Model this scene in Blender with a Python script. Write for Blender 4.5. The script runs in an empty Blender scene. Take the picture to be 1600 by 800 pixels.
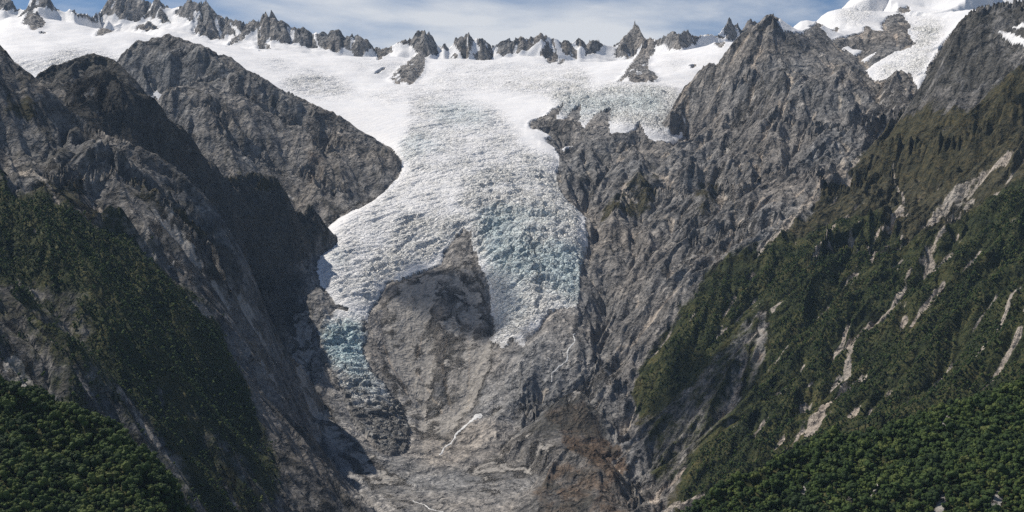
import bpy, math, random
import numpy as np
rng = np.random.default_rng(7)
random.seed(7)
scene = bpy.context.scene

# ---------------------------------------------------------------- camera, sky, sun, exposure
CAMZ, PITCH, FPX = 1200.0, math.radians(-1.3), 1931.4
cam_data = bpy.data.cameras.new('camera')
cam = bpy.data.objects.new('camera', cam_data)
scene.collection.objects.link(cam)
cam.location = (0, 0, CAMZ)
cam.rotation_euler = (math.radians(90) + PITCH, 0, 0)
cam_data.sensor_width = 36.0
cam_data.lens = 36.0 * FPX / 1600.0
cam_data.clip_start = 5.0
cam_data.clip_end = 60000.0
scene.camera = cam

SUN_EL = math.radians(54.0)
SUN_AZ = math.radians(-68.0)          # measured from the view direction (+Y), negative = left
to_sun = (math.sin(SUN_AZ) * math.cos(SUN_EL), math.cos(SUN_AZ) * math.cos(SUN_EL), math.sin(SUN_EL))

world = bpy.data.worlds.new('World')
scene.world = world
world.use_nodes = True
wt = world.node_tree
wt.nodes.clear()
W = wt.nodes.new
wout = W('ShaderNodeOutputWorld'); wbg = W('ShaderNodeBackground')
sky = W('ShaderNodeTexSky'); sky.sky_type = 'NISHITA'; sky.sun_disc = False
sky.sun_elevation = SUN_EL; sky.sun_rotation = SUN_AZ
sky.altitude = 2600; sky.air_density = 1.0; sky.dust_density = 0.0; sky.ozone_density = 4.0
wtc = W('ShaderNodeTexCoord'); wmap = W('ShaderNodeMapping')
wmap.inputs['Scale'].default_value = (1.0, 1.0, 3.6)
wn1 = W('ShaderNodeTexNoise'); wn1.inputs['Scale'].default_value = 3.2
wn1.inputs['Detail'].default_value = 7; wn1.inputs['Roughness'].default_value = 0.55; wn1.inputs['Distortion'].default_value = 0.2
wr = W('ShaderNodeValToRGB')
wr.color_ramp.elements[0].position = 0.45; wr.color_ramp.elements[0].color = (0, 0, 0, 1)
wr.color_ramp.elements[1].position = 0.61; wr.color_ramp.elements[1].color = (0.9, 0.9, 0.9, 1)
wmix = W('ShaderNodeMix'); wmix.data_type = 'RGBA'
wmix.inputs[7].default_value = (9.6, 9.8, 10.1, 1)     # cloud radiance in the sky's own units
wl = wt.links.new
wl(wtc.outputs['Generated'], wmap.inputs['Vector']); wl(wmap.outputs['Vector'], wn1.inputs['Vector'])
wl(wn1.outputs['Fac'], wr.inputs['Fac']); wsep = W('ShaderNodeSeparateXYZ'); wl(wtc.outputs['Generated'], wsep.inputs[0])
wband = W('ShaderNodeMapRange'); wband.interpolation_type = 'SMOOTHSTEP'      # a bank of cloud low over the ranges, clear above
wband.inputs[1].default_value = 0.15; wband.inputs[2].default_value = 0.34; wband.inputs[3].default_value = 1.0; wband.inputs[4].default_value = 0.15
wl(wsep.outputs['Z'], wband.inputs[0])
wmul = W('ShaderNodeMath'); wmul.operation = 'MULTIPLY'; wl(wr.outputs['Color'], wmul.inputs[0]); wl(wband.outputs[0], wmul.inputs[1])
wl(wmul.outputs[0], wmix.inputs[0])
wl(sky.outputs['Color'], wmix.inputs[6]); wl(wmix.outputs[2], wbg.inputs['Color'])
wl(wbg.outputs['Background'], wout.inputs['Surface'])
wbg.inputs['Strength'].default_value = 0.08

sun_data = bpy.data.lights.new('sun', 'SUN')
sun_data.energy = 4.8; sun_data.angle = math.radians(0.5); sun_data.color = (1.0, 0.93, 0.83)
sun = bpy.data.objects.new('sun', sun_data)
scene.collection.objects.link(sun)
from mathutils import Vector
sun.rotation_euler = Vector(to_sun).to_track_quat('Z', 'Y').to_euler()
sun.location = (-3000, 3000, 5000)

vs = scene.view_settings
vs.view_transform = 'Standard'; vs.look = 'None'; vs.gamma = 1.0; vs.use_curve_mapping = False
vs.exposure = 0.0
scene.cycles.use_denoising = False
scene.cycles.max_bounces = 5
scene.cycles.diffuse_bounces = 2
scene.cycles.glossy_bounces = 1
scene.cycles.transparent_max_bounces = 6

# ---------------------------------------------------------------- helpers: survey points, noise
cp, sp = math.cos(PITCH), math.sin(PITCH)
def place(px, py, Y):
    """A surveyed spot: its bearing and height angle seen from the camera station, and its distance north."""
    v = (400.0 - py) / FPX
    dx, dy, dz = (px - 800.0) / FPX, cp - v * sp, sp + v * cp
    k = Y / dy
    return (dx * k, Y, CAMZ + dz * k)
def bearings(X, Y, Z):
    z = Z - CAMZ
    d = Y * cp + z * sp
    return 800.0 + FPX * X / d, 400.0 - FPX * (-Y * sp + z * cp) / d

def hash2(ix, iy, seed=0):
    h = (ix.astype(np.int64) * 374761393 + iy.astype(np.int64) * 668265263 + seed * 974634777) & 0xffffffff
    h = ((h ^ (h >> 13)) * 1274126177) & 0xffffffff
    h = h ^ (h >> 16)
    a = (h & 0xffff).astype(np.float32) / 65535.0
    b = ((h >> 16) & 0xffff).astype(np.float32) / 65535.0
    return a, b
def perlin(x, y, seed=0):
    xi = np.floor(x); yi = np.floor(y)
    fx = (x - xi).astype(np.float32); fy = (y - yi).astype(np.float32)
    xi = xi.astype(np.int64); yi = yi.astype(np.int64)
    u = fx * fx * fx * (fx * (fx * 6 - 15) + 10); v = fy * fy * fy * (fy * (fy * 6 - 15) + 10)
    def g(ox, oy):
        a, _ = hash2(xi + ox, yi + oy, seed)
        a = a * np.float32(2 * math.pi)
        return np.cos(a) * (fx - ox) + np.sin(a) * (fy - oy)
    n0 = g(0, 0) * (1 - u) + g(1, 0) * u
    n1 = g(0, 1) * (1 - u) + g(1, 1) * u
    return (n0 * (1 - v) + n1 * v) * 1.4
def fbm(x, y, octaves, seed=0, gain=0.5, ridged=False):
    s = np.zeros_like(x, dtype=np.float32); a = 1.0; t = 0.0
    for o in range(octaves):
        n = perlin(x * 2.0 ** o + 17.3 * o, y * 2.0 ** o - 9.1 * o, seed + o)
        if ridged: n = 1.0 - 2.0 * np.abs(n)
        s += a * n; t += a; a *= gain
    return s / t
def sstep(a, b, x):
    t = np.clip((x - a) / (b - a), 0, 1); return t * t * (3 - 2 * t)
def worley(x, y, seed=0):
    xi = np.floor(x).astype(np.int64); yi = np.floor(y).astype(np.int64)
    d1 = np.full(x.shape, 9.0, np.float32); d2 = d1.copy(); val = np.zeros_like(d1)
    for i in (-1, 0, 1):
        for j in (-1, 0, 1):
            a, b = hash2(xi + i, yi + j, seed)
            d = (xi + i + a - x) ** 2 + (yi + j + b - y) ** 2
            d = d.astype(np.float32)
            nearer = d < d1
            d2 = np.where(nearer, d1, np.minimum(d2, d))
            val = np.where(nearer, a, val)
            d1 = np.where(nearer, d, d1)
    return np.sqrt(d1), np.sqrt(d2), val
def gullies(x, y, dx, dy, seed):
    """Stripes running along the fall line (erosion gullies): value and the two slopes."""
    xi = np.floor(x); yi = np.floor(y)
    fx = (x - xi).astype(np.float32); fy = (y - yi).astype(np.float32)
    xi = xi.astype(np.int64); yi = yi.astype(np.int64)
    c = np.zeros_like(fx); s = np.zeros_like(fx); w_ = np.zeros_like(fx)
    for i in (-1, 0, 1):
        for j in (-1, 0, 1):
            a, b = hash2(xi + i, yi + j, seed)
            px = fx - i - (a * 0.6 + 0.2); py = fy - j - (b * 0.6 + 0.2)
            w = np.exp(-(px * px + py * py) * np.float32(2.6))
            ph = (px * dx + py * dy) * np.float32(2 * math.pi)
            c += np.cos(ph) * w; s += np.sin(ph) * w; w_ += w
    c /= w_; s /= w_
    return c, s

# ---------------------------------------------------------------- terrain: control surveys of each landform (px, py, Y)
def xyz(px, Y, z): return ((px - 800.0) / FPX * Y, Y, z)

BASIN = [place(*p) for p in [
    (620,800,3780),(560,770,4000),(500,680,4350),(640,740,4250),(700,790,3850),(690,700,4500),(800,760,4050),(950,790,3800),
    (470,590,4800),(450,520,5050),(480,480,5200),(500,440,5350),(560,560,4950),(600,640,4700),(640,690,4520),(530,630,4680),
    (640,650,4780),(740,645,4780),(660,560,5080),(600,500,5220),(680,470,5330),(720,400,5600),(760,500,5270),(720,365,5720),(580,540,5080),
    (800,530,5080),(860,500,5180),(920,480,5270),(850,430,5420),(850,380,5600),(780,340,5800),(900,350,5760),(780,430,5440),
    (745,650,4720),(860,600,4830),(890,550,4960),(830,620,4770),(790,580,4930),(900,520,5100),
    (520,390,5620),(500,420,5450),(600,400,5620),(560,340,5920),(640,300,6220),(750,320,5950),(700,260,6520),(800,250,6600),(875,255,6600),
    (640,240,6720),(870,290,6320),(750,200,7150),(640,190,7300),(840,190,7250),(700,160,7850),(600,160,7900),(800,160,7850),
    (550,110,9000),(470,150,8000),(400,110,8600),(650,130,8700),(700,105,9400),(850,110,9300),(940,105,9400),(620,92,9800),(820,92,9900),
    (480,90,9700),(560,92,9750),(740,98,9700),(880,100,9700),(960,98,9700),
    (1000,138,8000),(950,170,7550),(1040,160,7700),(1040,210,7150),(900,165,7600),(1080,85,9200),(1120,88,8900),(1150,68,9500),(1060,110,8600),
    (50,130,7600),(150,90,8300),(100,55,9000),(200,60,8900),(20,30,9500),(180,110,7900),(232,122,7500),(245,145,7000),
    (10,90,7900),(390,85,9300),(450,82,9600),(300,70,9300),(350,75,9400),(0,50,8900)]] + [
    xyz(200,4500,650), xyz(300,5300,850), xyz(400,6300,1150), xyz(100,6300,1500), xyz(250,6500,1450), xyz(0,5500,1300), xyz(0,4500,800),
    xyz(1080,4600,430), xyz(1300,5000,550), xyz(1550,5000,650), xyz(1200,6300,1150), xyz(1300,7300,1600), xyz(1550,7500,1700), xyz(1100,7000,1500),
    xyz(1000,5600,900), xyz(970,6300,1250), xyz(1300,8500,2100), xyz(1550,9000,2200), xyz(1700,7000,1500), xyz(-100,7000,1750), xyz(-100,9000,2300),
    xyz(1300,3000,250), xyz(800,3000,200), xyz(300,3000,250), xyz(800,1000,0), xyz(1600,1500,100), xyz(0,1500,100), xyz(-100,3200,400), xyz(1700,3500,400),
    xyz(0,12500,1700), xyz(400,12500,1700), xyz(800,12500,1700), xyz(1200,12500,1700), xyz(1600,12500,1700)]

def massif(front, crest, back_az=90.0, drop=0.9, extra=()):
    """front: surveyed spots on the visible face; crest: its ridge line; the far side falls away behind the ridge."""
    P = [place(*p) for p in front] + [place(*p) for p in crest]
    a = math.radians(back_az); bx, by = math.cos(a), math.sin(a)
    for p in crest:
        x, y, z = place(*p)
        for d in (220.0, 700.0, 1500.0):
            P.append((x + bx * d, y + by * d, z - drop * d))
    return P + list(extra)

MASS = {}
MASS['left_spur'] = massif(
    [(0,200,4250),(0,300,3820),(0,400,3400),(0,500,3080),(0,590,2850),(60,620,2840),(100,200,4450),(100,330,3850),(100,450,3400),(110,560,3050),(200,350,3980),
     (200,450,3600),(200,550,3320),(180,640,3040),(300,450,3900),(300,550,3600),(300,650,3330),(300,740,3080),(370,560,3820),(380,650,3600),(390,740,3350),(420,800,3280),
     (250,680,3080)],
    [(-90,20,4800),(0,80,4700),(40,112,4680),(110,165,4640),(180,225,4600),(260,282,4570),(330,335,4550),(375,385,4560),(405,440,4560),(430,510,4500),(450,580,4400),(480,660,4220),(530,740,3960),(580,800,3760)],
    back_az=20, drop=2.0)
MASS['left_mid_ridge'] = massif(
    [(130,185,4800),(200,225,4830),(280,258,5000),(340,300,5150),(400,350,5320),(440,400,5340),(462,450,5260),(450,500,5080),(430,560,4800)],
    [(150,150,5150),(185,130,5120),(226,141,5050),(250,163,5060),(300,212,5140),(345,256,5260),(400,272,5430),(440,288,5560),(480,312,5690),(500,345,5740),(494,400,5560)],
    back_az=140, drop=0.75)
MASS['left_knob'] = massif(
    [(100,135,5600),(150,125,5700),(150,150,5500),(200,140,5650),(200,165,5450),(80,150,5450)],
    [(40,125,5700),(80,122,5850),(120,108,5950),(160,100,6020),(195,108,6000),(215,128,5950),(226,143,5900),(260,180,5800)],
    back_az=80, drop=0.8)
MASS['left_crag'] = massif(
    [(250,160,6450),(300,200,6300),(350,245,6150),(320,130,6650),(400,180,6550),(400,280,6150),(450,220,6500),(450,290,6180),(480,320,6020),(505,352,5900),(540,320,6080),(540,250,6420),(580,280,6350),(600,290,6330),(570,215,6700)],
    [(195,72,7250),(215,66,7250),(240,58,7250),(265,53,7250),(290,60,7220),(330,72,7180),(360,84,7120),(395,118,7080),(430,134,7040),(470,150,6980),(520,172,6930),(560,193,6880),(600,222,6780),(628,252,6640),(622,270,6480)],
    back_az=62, drop=0.8, extra=[xyz(150,7250,1900), xyz(185,6950,1780), xyz(205,6650,1620), xyz(235,6350,1450), xyz(100,7000,1600), xyz(150,6500,1400)])
MASS['right_wall'] = massif(
    [(880,205,7050),(900,215,6950),(895,250,6620),(882,275,6420),(915,300,6200),(920,360,5780),(930,420,5480),(935,490,5180),(950,240,6650),(950,330,6000),(1000,250,6500),(1000,330,5950),(1000,400,5480),(980,460,5250),
     (960,540,4960),(900,590,4850),(930,640,4600),(1000,600,4680),(1000,680,4300),(960,740,4050),(1000,790,3750),(1050,780,3700),(1060,240,6500),(1100,220,6500),(1100,320,5750),(1100,400,5200),(1080,480,4850),(1100,560,4500),(1090,650,4150),(1080,720,3880),
     (1150,180,6700),(1200,220,6250),(1200,300,5650),(1200,380,5050),(1180,450,4750),(1200,550,4250),(1180,650,3850),(1130,720,3650),(1100,790,3350),
     (1250,120,6750),(1300,150,6500),(1300,230,5950),(1300,320,5250),(1300,420,4550),(1300,520,4150),(1280,620,3780),(1230,690,3480),(1340,120,6750),(1370,140,6550),(1410,140,6450),(1400,200,5950),(1400,300,5200),(1400,400,4450),(1400,500,4000),(1400,600,3600),
     (1500,200,5300),(1500,300,4750),(1500,400,4150),(1500,500,3700),(1500,600,3300),(1600,200,4800),(1600,300,4300),(1600,400,3800),(1600,500,3350),(1600,580,3050),(1700,250,4400),(1700,450,3400),
     (1250,80,7050),(1300,75,7250),(1350,70,7350),(1400,90,7000),(1450,60,7300),(1480,30,7600),(1390,40,7700),(1300,45,7700),(1450,10,8100),(1400,100,6900)],
    [(862,188,7300),(905,192,7150),(960,212,6950),(1000,208,6960),(1020,224,6900),(1050,226,6880),(1080,205,6980),(1056,180,7200),(1070,150,7260),(1085,125,7280),(1100,115,7280),(1130,88,7250),(1160,62,7220),(1185,45,7200),(1207,25,7200),(1225,34,7240),(1250,32,7500),(1285,22,8000),(1320,6,8500),(1345,-4,8800),(1400,-22,9000),(1480,-30,9000),(1600,-30,9000)],
    back_az=100, drop=0.8)
MASS['right_shoulder'] = massif(
    [(1440,160,5700),(1500,150,5450),(1520,100,5550),(1560,70,5550),(1600,60,5450),(1600,120,5200),(1550,170,5200),(1640,60,5300)],
    [(1425,150,5850),(1435,128,5900),(1450,105,5880),(1470,70,5850),(1490,45,5800),(1505,30,5780),(1518,30,5780),(1532,13,5750),(1560,8,5700),(1580,2,5650),(1600,-4,5600),(1700,-30,5400)],
    back_az=110, drop=1.0)
MASS['left_knoll'] = massif(
    [(0,640,1830),(0,720,1700),(0,800,1590),(0,900,1480),(100,700,1770),(100,800,1610),(200,720,1760),(200,800,1630),(270,800,1650),(-100,700,1750),(200,900,1520),(280,900,1560)],
    [(-120,560,1950),(0,594,1920),(60,610,1900),(120,641,1880),(160,650,1870),(200,672,1850),(235,706,1830),(265,738,1810),(285,780,1780),(296,820,1740),(305,890,1690)],
    back_az=45, drop=1.3, extra=[xyz(370,1700,560), xyz(430,1800,520), xyz(360,1560,560), xyz(345,1850,640)])
MASS['right_knoll'] = massif(
    [(1600,650,1980),(1600,720,1820),(1600,800,1680),(1600,900,1550),(1500,680,1970),(1500,800,1710),(1400,720,1930),(1400,800,1760),(1300,740,1930),(1300,800,1810),(1200,780,1920),(1200,850,1820),(1150,800,1900),(1150,900,1760),(1350,900,1660),(1700,700,1850)],
    [(1720,560,2150),(1600,592,2120),(1530,615,2110),(1450,640,2090),(1380,664,2080),(1300,690,2060),(1250,715,2040),(1180,740,2020),(1120,772,2000),(1070,802,1980),(1020,850,1930)],
    back_az=110, drop=0.9)
MASS['valley_knoll'] = massif(
    [(850,790,3720),(920,750,3830),(920,800,3680),(970,790,3720),(880,740,3880),(950,760,3800),(840,770,3800)],
    [(815,790,3800),(835,755,3900),(850,730,3980),(880,704,4020),(912,700,4030),(945,715,4000),(970,735,3950),(990,765,3880),(1002,800,3780)],
    back_az=80, drop=0.5)
MASS['brown_mound'] = massif(
    [(860,670,4380),(900,660,4420),(890,700,4250),(930,680,4330)],
    [(838,668,4420),(850,645,4500),(870,626,4560),(910,619,4580),(932,630,4560),(945,655,4480),(952,690,4330)],
    back_az=90, drop=0.45)
NAMES = ['basin', 'skyline'] + list(MASS)

SKY_LINE = [(-120,-10),(-40,-4),(0,-2),(10,2),(22,10),(30,16),(44,14),(49,2),(62,-7),(78,0),(85,8),(92,16),(105,20),(115,18),(130,19),(140,22),(150,26),(160,18),(172,9),(185,2),
    (200,-5),(215,0),(225,3),(238,10),(245,4),(255,6),(262,12),(270,15),(280,13),(290,11),(300,9),(312,10),(318,11),(323,4),(330,12),(340,22),(347,32),(357,38),(370,36),(380,39),(395,37),
    (408,42),(412,34),(422,29),(430,34),(440,40),(447,43),(452,45),(465,46),(478,50),(487,55),(497,53),(510,50),(522,50),(530,54),(536,60),(548,59),(555,63),(560,62),(568,68),(577,72),
    (585,79),(595,75),(608,76),(618,70),(630,67),(640,68),(648,60),(653,54),(662,51),(670,54),(677,62),(683,72),(690,72),(695,67),(700,75),(706,75),(714,66),(725,64),(732,57),(737,66),
    (745,64),(755,63),(765,70),(772,73),(785,72),(800,70),(815,64),(825,61),(840,59),(850,57),(857,60),(868,62),(878,67),(890,70),(900,68),(905,65),(915,70),(925,69),(935,68),(942,72),
    (955,73),(965,70),(975,62),(982,54),(991,42),(998,50),(1005,62),(1012,67),(1022,67),(1035,60),(1050,54),(1060,52),(1075,50),(1083,55),(1095,59),(1110,57),(1120,57),(1130,46),(1137,37),
    (1143,44),(1152,42),(1158,50),(1165,42),(1175,37),(1185,40),(1200,44),(1240,50),(1300,50),(1720,40)]
SKY_DIST = [(-120,10300),(40,9900),(120,9900),(160,10700),(230,10700),(300,10500),(420,10200),(660,10100),(850,10200),(990,10500),(1060,10000),(1150,10700),(1720,11000)]

# sampling of the ground: columns fan out with distance, rows every few metres
NU = 860
u = np.linspace(-0.475, 0.475, NU)
def rows(spec):
    out = []
    for a, b, d in spec: out.append(np.arange(a, b, d))
    return np.concatenate(out)
Yr = rows([(1300, 2250, 7.0), (2250, 2900, 16.0), (2900, 4000, 6.5), (4000, 6700, 5.0), (6700, 8200, 7.0), (8200, 9500, 13.0), (9500, 11000, 7.0), (11000, 12500, 60.0)])
NV = len(Yr)
U, Yg = np.meshgrid(u, Yr)
Xg = U * Yg
print('grid', NU, NV, NU * NV)

def surface(P, c=120.0, reach=None):
    P = np.array(P, dtype=np.float64)
    n = len(P)
    d = np.sqrt(((P[:, None, :2] - P[None, :, :2]) ** 2).sum(-1) + c * c)
    A = np.zeros((n + 1, n + 1)); A[:n, :n] = -d; A[:n, n] = 1; A[n, :n] = 1
    A[:n, :n] += np.eye(n) * 4.0
    w = np.linalg.solve(A, np.concatenate([P[:, 2], [0]]))
    # solved on a coarse lattice and read off smoothly
    step = 5
    iu = np.unique(np.append(np.arange(0, NU, step), NU - 1)); iv = np.unique(np.append(np.arange(0, NV, step), NV - 1))
    xs = Xg[np.ix_(iv, iu)].astype(np.float32); ys = Yg[np.ix_(iv, iu)].astype(np.float32)
    h = np.full(xs.shape, w[n], np.float64)
    near = np.full(xs.shape, 1e12, np.float32)
    for k in range(n):
        r2 = (xs - np.float32(P[k, 0])) ** 2 + (ys - np.float32(P[k, 1])) ** 2
        near = np.minimum(near, r2)
        h -= w[k] * np.sqrt(r2 + np.float32(c * c))
    if reach: h -= 2.5 * np.maximum(np.sqrt(near) - reach, 0)
    # separable linear read-off
    ci = np.arange(NU); ri = np.arange(NV)
    t = np.empty((len(iv), NU))
    for r in range(len(iv)): t[r] = np.interp(ci, iu, h[r])
    j = np.clip(np.searchsorted(iv, ri, 'right') - 1, 0, len(iv) - 2)
    f = ((Yr - Yr[iv[j]]) / (Yr[iv[j + 1]] - Yr[iv[j]]))[:, None]
    return (t[j] * (1 - f) + t[j + 1] * f).astype(np.float32)

REACH = dict(left_mid_ridge=110.0, left_knob=150.0, left_crag=160.0, left_spur=260.0, left_knoll=90.0, valley_knoll=120.0, brown_mound=100.0)
H = {'basin': surface(BASIN)}
for k in MASS: H[k] = surface(MASS[k], 60.0, REACH.get(k, 240.0))

# the skyline ridge
sk = np.array(SKY_LINE, float); sd = np.array(SKY_DIST, float)
pxu = 800 + FPX * u / cp
Yc = np.interp(pxu, sd[:, 0], sd[:, 1])
zc = np.array([place(p, np.interp(p, sk[:, 0], sk[:, 1]), yc)[2] for p, yc in zip(pxu, Yc)])
zs = np.convolve(np.pad(zc, 40, 'edge'), np.ones(81) / 81, 'valid')
dY = Yc[None, :] - Yg
xw = Xg / 130.0
wob = 70 * fbm(Xg / 260, Yg / 260, 3, 40)
dd = np.abs(dY + wob * sstep(10, 150, np.abs(dY)))
fall = sstep(20, 320, dd)
H['skyline'] = ((zc[None, :] * (1 - fall) + (zs[None, :]) * fall) - 1.15 * np.clip(dd - 4, 0, 150) - 0.6 * np.maximum(dd - 154, 0)).astype(np.float32)
stack = np.stack([H[k] for k in NAMES])
order = np.sort(stack, axis=0)
own = stack.argmax(0)
Z = order[-1].astype(np.float64)
Z += 14.0 * np.exp(-np.maximum(order[-1] - order[-2], 0) / 18.0)      # debris fills the notch where two landforms meet
del stack, order
OWN = {k: i for i, k in enumerate(NAMES)}
def owned(*names):
    m = np.zeros(own.shape, bool)
    for n in names: m |= own == OWN[n]
    return m

# ---------------------------------------------------------------- land cover surveys (outlines as bearings from the camera station)
RX0, RY0, RW, RH = -160, -80, 1920, 1020
def raster_poly(poly):
    p = np.array(poly, float) - (RX0, RY0)
    x0, y0 = np.maximum(np.floor(p.min(0)).astype(int) - 1, 0); x1, y1 = np.minimum(np.ceil(p.max(0)).astype(int) + 2, (RW, RH))
    if x1 <= x0 or y1 <= y0: return slice(0, 0), slice(0, 0), np.zeros((0, 0), bool)
    gx, gy = np.meshgrid(np.arange(x0, x1) + 0.5, np.arange(y0, y1) + 0.5)
    ins = np.zeros(gx.shape, bool)
    q = np.roll(p, -1, 0)
    for (ax, ay), (bx, by) in zip(p, q):
        if ay == by: continue
        c = (ay > gy) != (by > gy)
        ins ^= c & (gx < (bx - ax) * (gy - ay) / (by - ay) + ax)
    return slice(y0, y1), slice(x0, x1), ins
def raster_line(dst, pts, width, val=1.0):
    p = np.array(pts, float) - (RX0, RY0)
    ws = np.interp(np.arange(len(p)), np.linspace(0, len(p) - 1, np.size(width)), np.atleast_1d(width).astype(float))
    for (a, b, w0, w1) in zip(p[:-1], p[1:], ws[:-1], ws[1:]):
        m = max(w0, w1) + 1
        x0 = max(int(min(a[0], b[0]) - m), 0); x1 = min(int(max(a[0], b[0]) + m) + 1, RW)
        y0 = max(int(min(a[1], b[1]) - m), 0); y1 = min(int(max(a[1], b[1]) + m) + 1, RH)
        if x1 <= x0 or y1 <= y0: continue
        gx, gy = np.meshgrid(np.arange(x0, x1) + .5, np.arange(y0, y1) + .5)
        d = b - a; L2 = (d * d).sum() + 1e-6
        t = np.clip(((gx - a[0]) * d[0] + (gy - a[1]) * d[1]) / L2, 0, 1)
        dist = np.hypot(gx - a[0] - t * d[0], gy - a[1] - t * d[1])
        w = w0 + (w1 - w0) * t
        dst[y0:y1, x0:x1] = np.maximum(dst[y0:y1, x0:x1], np.clip((w - dist) / 1.5, 0, 1) * val)
def soft(polys, blur=2):
    r = np.zeros((RH, RW), np.float32)
    for p in polys:
        v = 1.0
        if isinstance(p, tuple) and isinstance(p[0], (int, float)): v, p = p
        sy, sx, ins = raster_poly(p); a = r[sy, sx]; a[ins] = v
    return box(r, blur)
def box(r, n):
    for _ in range(2):
        if n < 1: break
        for ax in (0, 1):
            c = np.cumsum(np.pad(r, [(n + 1, n) if i == ax else (0, 0) for i in (0, 1)], 'edge'), axis=ax, dtype=np.float64)
            r = ((np.take(c, range(2 * n + 1, c.shape[ax]), ax) - np.take(c, range(0, c.shape[ax] - 2 * n - 1), ax)) / (2 * n + 1)).astype(np.float32)
    return r

# rock standing out of the snow along the skyline: (name, label, outline)
PEAKS = [
 ('far left corner', 'dark rock ridge cut by the left edge of the photo on the skyline', [(-130,-25),(0,-12),(10,0),(22,8),(31,16),(27,20),(0,17),(-130,18)]),
 ('left horn', 'dark brown rock horn above the left snowfield', [(46,14),(50,-2),(62,-14),(78,-4),(94,16),(80,18),(62,10),(51,12),(50,20),(40,25),(30,32),(26,30),(36,18)]),
 ('left low ridge', 'low dark rock ridge left of the tall blue grey peak', [(104,17),(115,14),(130,16),(150,24),(168,30),(150,37),(135,28),(118,24)]),
 ('tall blue', 'tall blue grey peak cut by the top edge of the photo', [(150,26),(172,6),(185,-2),(200,-14),(217,-6),(237,10),(228,22),(215,34),(200,33),(180,30),(160,28)]),
 ('split', 'small split rock crest right of the tall blue grey peak', [(236,10),(245,0),(258,4),(266,14),(255,17),(248,23),(238,18)]),
 ('twin', 'broad blue grey twin peak with snow gully in its flank', [(272,18),(290,8),(312,6),(318,8),(323,0),(341,20),(349,32),(360,45),(370,55),(358,55),(345,60),(330,64),(310,55),(298,48),(306,36),(290,32),(276,28)]),
 ('spiked', 'spiky grey ridge above narrow snow chutes right of the twin peak', [(352,38),(370,32),(395,33),(404,40),(402,50),(385,58),(370,70),(355,75),(365,60),(375,52)]),
 ('wall', 'long ribbed grey rock wall above the upper snowfield', [(402,44),(411,32),(422,25),(432,31),(449,40),(465,43),(480,48),(491,60),(496,75),(480,75),(460,70),(440,72),(425,66),(414,63),(422,80),(405,81),(400,62)]),
 ('ragged', 'ragged grey peaks with snow streaks right of the ribbed rock wall', [(492,56),(510,46),(522,46),(537,56),(548,55),(560,58),(578,70),(586,80),(572,83),(565,92),(552,91),(548,79),(535,75),(525,84),(515,80),(505,76),(497,70)]),
 ('stub', 'low pale grey stub of rock in the saddle left of the domed peak', [(585,76),(596,71),(609,73),(613,84),(600,90),(592,98),(588,88)]),
 ('domed', 'domed grey central peak standing over its dark snow-ringed spur', [(616,70),(630,64),(641,65),(648,56),(654,50),(662,47),(671,50),(679,62),(685,85),(676,85),(662,92),(650,84),(645,76),(632,72)]),
 ('speck', 'tiny rock point in the snow saddle right of the domed peak', [(688,75),(695,64),(702,77)]),
 ('pointed', 'pointed grey peak left of the rounded rock face at mid skyline', [(707,74),(714,62),(725,61),(732,53),(739,66),(735,80),(727,98),(718,92),(712,80)]),
 ('face', 'rounded rock face with a snow streak right of the pointed peak', [(742,66),(750,60),(766,68),(772,75),(768,95),(755,98),(745,95),(738,85),(750,80)]),
 ('low mid', 'low grey crest joining the mid skyline rocks', [(771,72),(785,68),(801,67),(801,85),(785,90),(775,85)]),
 ('banded', 'banded grey crest sloping up beside a snow gully', [(801,67),(825,57),(841,55),(854,54),(850,66),(840,70),(830,72),(822,80),(808,84),(801,82)]),
 ('buttress', 'steep grey buttress running down between two snow gullies', [(853,62),(862,58),(867,75),(872,98),(858,103),(852,92),(842,92),(848,78)]),
 ('right notch', 'small blue grey rock rib right of the steep buttress', [(874,65),(890,68),(901,80),(900,95),(885,90),(878,84)]),
 ('twin teeth', 'pair of low rock teeth left of the sharp pyramid', [(898,68),(905,61),(915,67),(925,66),(946,71),(930,82),(915,90),(910,80)]),
 ('pyramid', 'sharp grey pyramid peak rising highest on the right of the snow basin', [(955,73),(975,60),(984,48),(991,37),(999,46),(1006,62),(1009,72),(990,88),(980,93),(960,92),(960,80),(968,72)]),
 ('long crest', 'long dark rock crest right of the leaning rock fin', [(1022,66),(1050,50),(1060,48),(1075,46),(1084,53),(1096,58),(1083,70),(1070,72),(1060,80),(1045,80),(1035,72),(1025,75)]),
 ('far towers', 'far grey rock towers behind the dark right ridge', [(1094,58),(1129,56),(1130,42),(1137,33),(1153,38),(1159,48),(1175,33),(1210,34),(1195,55),(1165,62),(1150,62),(1120,61)]),
]
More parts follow.
